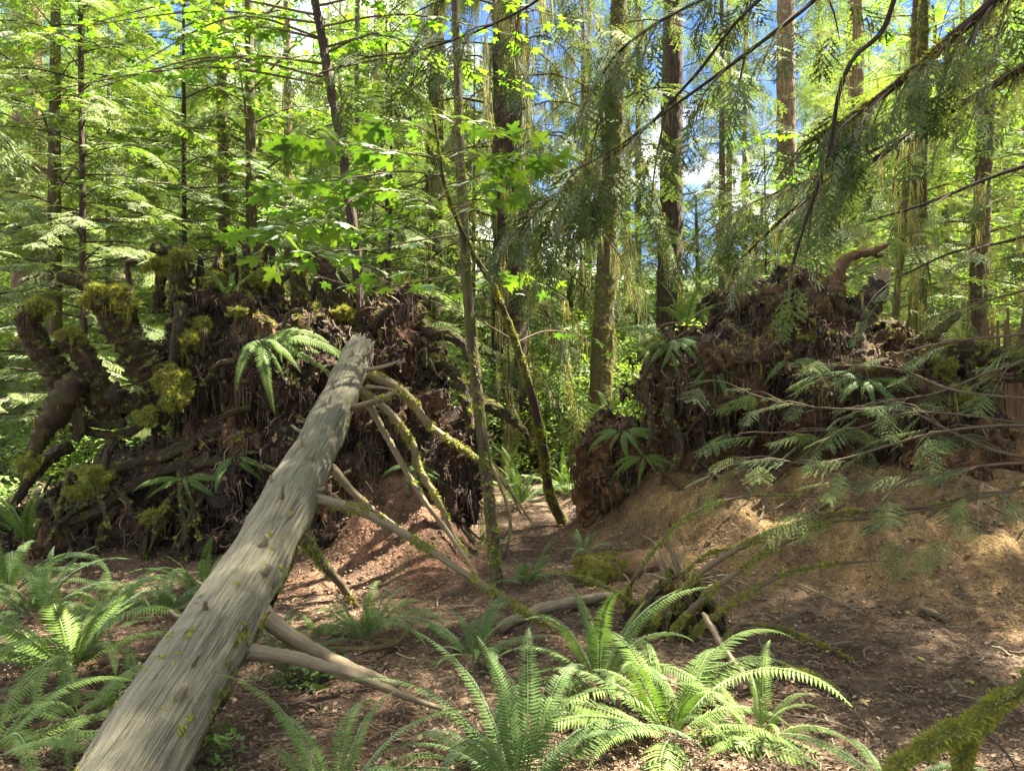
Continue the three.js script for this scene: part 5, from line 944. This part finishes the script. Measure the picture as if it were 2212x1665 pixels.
function fallen(label, pts, rad, moss, seed, mat = moss > 300 ? M.darkStick : M.stick, name = 'fallen_branch', size = 0.016) {
  if (moss > 300) rad = rad.map((v) => v * 0.68);
  const r = RNG(seed), g = limb(pts, rad, { seg: 9, step: 0.03, rough: 0.26, freq: 16 }), b = pts[0], T = thing(name, label, 'branch', V(b.x, b.y, b.z)), m = part(T, 'wood', g, mat);
  if (moss) { mossOn(T, g, Math.round(moss * 0.9), size * 0.85, r, (q) => n3(q.x * 4, q.y * 4, q.z * 4) + 0.5 * n3b(q.x * 17, q.y * 17, q.z * 17) > -0.15); hangOn(T, g, Math.round(moss / 24), 0.07, r, (q, n) => n.y < 0, M.moss); }
  return T;
}
fallen('thin mossy branch arching highest over the rotten stump', [G(1355, 1300), P(1375, 1240, 4.62), P(1420, 1180, 4.6), P(1490, 1112, 4.6), P(1600, 1075, 4.7), P(1750, 1072, 4.8), P(1850, 1085, 4.9)], [0.022, 0.02, 0.018, 0.016, 0.013, 0.009, 0.004], 1500, 131);
fallen('thick mossy branch sweeping up right from the rotten stump to the picture edge', [G(1400, 1370), P(1450, 1300, 4.55), P(1530, 1225, 4.5), P(1650, 1158, 4.5), P(1800, 1112, 4.5), P(1980, 1098, 4.45), P(2212, 1052, 4.3), P(2350, 1020, 4.2)], [0.036, 0.032, 0.028, 0.024, 0.02, 0.017, 0.014, 0.01], 3000, 132);
fallen('mossy branch forking just below the thick sweeping one', [G(1440, 1385), P(1500, 1310, 4.45), P(1580, 1245, 4.4), P(1680, 1180, 4.4), P(1790, 1130, 4.45), P(1880, 1122, 4.5)], [0.032, 0.028, 0.025, 0.02, 0.014, 0.006], 2000, 133);
fallen('lowest mossy branch curving out flat over the clay slope', [G(1480, 1385), P(1560, 1320, 4.4), P(1650, 1262, 4.4), P(1750, 1226, 4.45), P(1850, 1214, 4.5), P(1945, 1211, 4.6)], [0.028, 0.025, 0.02, 0.017, 0.012, 0.005], 1600, 134);
fallen('short mossy branch bending left of the rotten stump towards the trail', [G(1365, 1330), P(1340, 1285, 4.75), P(1290, 1258, 4.9), P(1225, 1238, 5.1), P(1195, 1230, 5.2)], [0.03, 0.028, 0.02, 0.012, 0.005], 1000, 135);
fallen('slim mossy branch between the rotten stump and the short log', [P(1470, 1250, 4.7), P(1510, 1208, 4.75), P(1560, 1188, 4.8), P(1612, 1182, 4.9)], [0.016, 0.014, 0.012, 0.006], 500, 136);
fallen('mossy branch hugging the ground right of the rotten stump', [G(1560, 1400, 0.03), G(1600, 1372, 0.07), G(1690, 1378, 0.06), G(1780, 1405, 0.03), G(1840, 1432, 0.02)], [0.02, 0.018, 0.016, 0.014, 0.008], 700, 137);
fallen('bare pale pole propped between the stump and the broad fern', [P(1520, 1325, 4.25), P(1560, 1395, 4.0), P(1600, 1450, 3.85), G(1638, 1508, 0.02)], [0.014, 0.018, 0.02, 0.018], 0, 138);
fallen('short reddish pole beside the bare pale pole', [P(1540, 1350, 4.2), P(1555, 1400, 4.1), G(1572, 1440, 0.02)], [0.012, 0.016, 0.016], 0, 139, M.redWood);
fallen('pale barkless pole lying across the trail edge', [G(1080, 1368, 0.04), G(1160, 1338, 0.06), G(1240, 1318, 0.06), G(1325, 1300, 0.05)], [0.035, 0.04, 0.038, 0.03], 0, 140);
fallen('crooked dark stick lying below the dead branches of the log', [G(620, 1425, 0.02), G(700, 1412, 0.02), G(790, 1412, 0.025), G(860, 1400, 0.04), G(890, 1375, 0.08)], [0.016, 0.018, 0.018, 0.016, 0.01], 150, 141, M.darkStick);
fallen('dark mossy log half buried right of the broad fern', [G(1690, 1455, 0.02), G(1750, 1475, 0.03), G(1830, 1512, 0.01)], [0.035, 0.04, 0.03], 500, 142, M.darkStick);
fallen('dark rotten chunk lying on the sunlit clay at the right', [G(1990, 1320, 0.02), G(2025, 1335, 0.02), G(2050, 1345, 0.01)], [0.02, 0.028, 0.018], 0, 143, M.darkStick);
fallen('long thin stick on the clay slope', [G(1720, 1265, 0.02), G(1800, 1300, 0.02), G(1865, 1330, 0.015)], [0.006, 0.007, 0.005], 0, 144);
fallen('grey log lying at the far end of the trail', [P(1120, 1048, 10.6).setY(ground(0.1, -10.6) + 0.05), P(1190, 1040, 10.7).setY(ground(0.5, -10.7) + 0.06), P(1275, 1036, 10.8).setY(ground(1, -10.8) + 0.05)], [0.05, 0.06, 0.05], 100, 145);
fallen('dark vine-like stem curving down beside the straight stem', [P(1052, 985, 6.6), P(1085, 1060, 6.5), P(1102, 1120, 6.4), P(1095, 1185, 6.3), G(1080, 1215)], [0.016, 0.016, 0.015, 0.014, 0.012], 200, 146, M.darkStick);
fallen('thin pole slanting behind the straight stem towards the trail fern', [P(1040, 960, 7.0), P(1090, 1040, 7.1), P(1120, 1085, 7.2), P(1150, 1130, 7.2)], [0.012, 0.014, 0.012, 0.01], 200, 147);
fallen('pale stick in the gap above the trail fern', [P(1075, 1020, 7.2), P(1110, 1075, 7.3), P(1125, 1110, 7.3)], [0.02, 0.018, 0.012], 0, 148);
{ // the moss-covered bough right in front, lower right
  const r = RNG(113), T = thing('mossy_bough', 'bough thickly wrapped in green moss crossing the lower right corner', 'branch', V(1.5, 0.6, -1.6));
  const main = limb([P(2500, 1330, 1.55), P(2330, 1400, 1.55), P(2212, 1478, 1.55), P(2110, 1555, 1.58), P(1990, 1618, 1.6), P(1920, 1680, 1.6), P(1870, 1780, 1.6), P(1800, 2300, 1.7)], [0.015, 0.014, 0.014, 0.013, 0.013, 0.012, 0.011, 0.009], { seg: 10, step: 0.02, rough: 0.2, freq: 25 });
  const fork = limb([P(2135, 1540, 1.58), P(2105, 1585, 1.6), P(2085, 1625, 1.62), P(2070, 1720, 1.65)], [0.010, 0.009, 0.008, 0.006], { seg: 8, step: 0.02, rough: 0.2, freq: 25 });
  const tw = limb([P(2120, 1580, 1.6), P(2170, 1620, 1.63), P(2212, 1690, 1.66)], [0.003, 0.003, 0.002], { seg: 5, step: 0.03 });
  for (const [n, g, c] of [['limb', main, 9500], ['fork', fork, 2600]]) { const m = part(T, n, g, M.mossyBark); mossOn(m, g, c, 0.0125, r, (q) => q.y > 0.2 && n3(q.x * 9, q.y * 9, q.z * 9) + 0.6 * n3b(q.x * 30, q.y * 30, q.z * 30) > -0.3, M.moss); hangOn(m, g, 120, 0.03, r, (q, nn) => nn.y < 0.2 && q.y > 0.2, M.moss); }
  part(T, 'twig', tw, M.darkStick);
}
{ // red rotten stump at the right edge
  const r = RNG(114), c = gAt(2168, 8.6), T = thing('red_stump', 'tall crumbling red-rotted stump at the right edge', 'stump', c.clone());
  for (let i = 0; i < 26; i++) { const a = i / 26 * 6.283, R = 0.20 + 0.03 * r(), h = 1.25 + 0.55 * r(), p = c.clone().add(V(Math.cos(a) * R, -0.1, Math.sin(a) * R)); part(T, 'slab', limb([p, p.clone().add(V((r() - 0.5) * 0.03, h * 0.5, (r() - 0.5) * 0.03)), p.clone().add(V((r() - 0.5) * 0.05, h, (r() - 0.5) * 0.05))], [0.05, 0.045, 0.012], { seg: 6, step: 0.08, rough: 0.3 }), M.redWood); }
}

// ---------------------------------------------------------------- litter on the ground
{
  const r = RNG(115), twig = bit, A = new Inst(), B = new Inst(), pal = duffPal;
  for (let i = 0; i < 60000; i++) {
    const d = 2.3 + 7.2 * Math.pow(r(), 1.4), x = (r() * 2 - 1) * (0.76 * d + 0.4), y = ground(x, -d), clay = x > 1.0 && d > 5.2; if (clay && r() < 0.45) continue;
    const a = r() * 6.3, p = V(x, y + 0.012, -d), c = pal[Math.floor(r() * 9)], k = 0.7 + 0.6 * r();
    if (r() < 0.62) { const s = 0.011 + 0.042 * r() * r(); A.add(frameM(p, V(Math.cos(a), (r() - 0.5) * 0.7, Math.sin(a)), V((r() - 0.5), 1, (r() - 0.5)), s), new THREE.Color().setRGB(c[0] * k, c[1] * k, c[2] * k)); }
    else { const s = 0.03 + 0.24 * r() * r() * r(); B.add(frameM(p, V(Math.cos(a), (r() - 0.5) * 0.2, Math.sin(a)), V(0, 1, 0), s, 0.09 + s * 0.4, 0.09 + s * 0.4), new THREE.Color().setRGB(c[0] * k * 0.9, c[1] * k * 0.9, c[2] * k * 0.9)); }
  }
  tag(A.build('leaf_litter', flake, M.litter, scene), 'brown leaf flakes littering the forest floor', null, null, 'stuff');
  tag(B.build('twig_litter', twig, M.litter, scene), 'thin twigs littering the forest floor', null, null, 'stuff');
  { // crumbs and clods of earth on the slopes
    const g = new THREE.IcosahedronGeometry(1, 1), p = g.attributes.position, C = new Inst(); for (let i = 0; i < p.count; i++) { const k = 1 + 0.35 * n3(p.getX(i) * 1.7, p.getY(i) * 1.7, p.getZ(i) * 1.7); p.setXYZ(i, p.getX(i) * k, p.getY(i) * k * 0.7, p.getZ(i) * k); } g.computeVertexNormals();
    for (let i = 0; i < 5000; i++) {
      const right = r() < 0.5, x = right ? 0.6 + 4.4 * r() : -4.6 + 4.3 * r(), d = right ? 4.8 + 2.4 * r() : 5.4 + 1.6 * r(), s = 0.004 + 0.018 * Math.pow(r(), 5), y = ground(x, -d), k = 0.55 + 0.7 * r(), c = right ? [0.19, 0.125, 0.055] : [0.19, 0.10, 0.06], a = r() * 6.3;
      C.add(frameM(V(x, y + s * 0.2, -d), V(Math.cos(a), 0, Math.sin(a)), V(r() - 0.5, 1, r() - 0.5), s), new THREE.Color().setRGB(c[0] * k, c[1] * k, c[2] * k));
    }
    tag(C.build('earth_crumbs', g, M.litter, scene), 'crumbs of earth on the bare slopes', null, null, 'stuff');
  }
  const names = ['yellow fallen maple leaf on the trampled earth right of the broad fern', 'yellow-green fallen leaf near the sunlit patch at the right', 'pale fallen leaf curled below the mossy low branch', 'tan fallen leaf on the duff near the lower right bough', 'green fallen leaf above the dark half-buried log', 'small pale leaf on the clay in the sun'];
  [[1862, 1522, 0.07], [2100, 1478, 0.09], [1580, 1530, 0.06], [1990, 1430, 0.06], [1750, 1395, 0.07], [1965, 1328, 0.05]].forEach(([x, y, s], i) => {
    const q = G(x, y, 0.02), m = shade(new THREE.Mesh(leaves[i % 4], std(i % 2 ? [0.30, 0.34, 0.08] : [0.50, 0.40, 0.16], { side: THREE.DoubleSide }))); m.name = numbered('fallen_leaf'); frameM(q, V(Math.cos(i * 2), 0.1, Math.sin(i * 2)), V(0.1, 1, 0.2), s).decompose(m.position, m.quaternion, m.scale); scene.add(m); tag(m, names[i], 'leaf');
  });
  const sl = 'small bare stick lying on the brown forest floor';
  for (let i = 0; i < 46; i++) {
    const right = i < 30, x = right ? 1350 + r() * 850 : 480 + r() * 800, y = right ? 1370 + r() * 280 : 1300 + r() * 340, a = r() * 6.3, L = 0.12 + 0.4 * r() * r(), p = G(x, y), e = [-0.5, -0.1, 0.25, 0.5].map((t) => { const qx = p.x + Math.cos(a) * L * t + (r() - 0.5) * 0.05, qz = p.z + Math.sin(a) * L * t + (r() - 0.5) * 0.05; return V(qx, ground(qx, qz) + 0.016 + r() * 0.012, qz); });
    const w = 0.004 + 0.007 * r(), T = part(scene, 'small_stick', limb(e, [w, w, w * 0.8, w * 0.4], { seg: 6, step: 0.05, rough: 0.15, freq: 20 }), r() < 0.5 ? M.stick : M.darkStick); tag(T, sl, 'stick', 'small sticks on the forest floor');
  }
}
renderer.render(scene, camera);
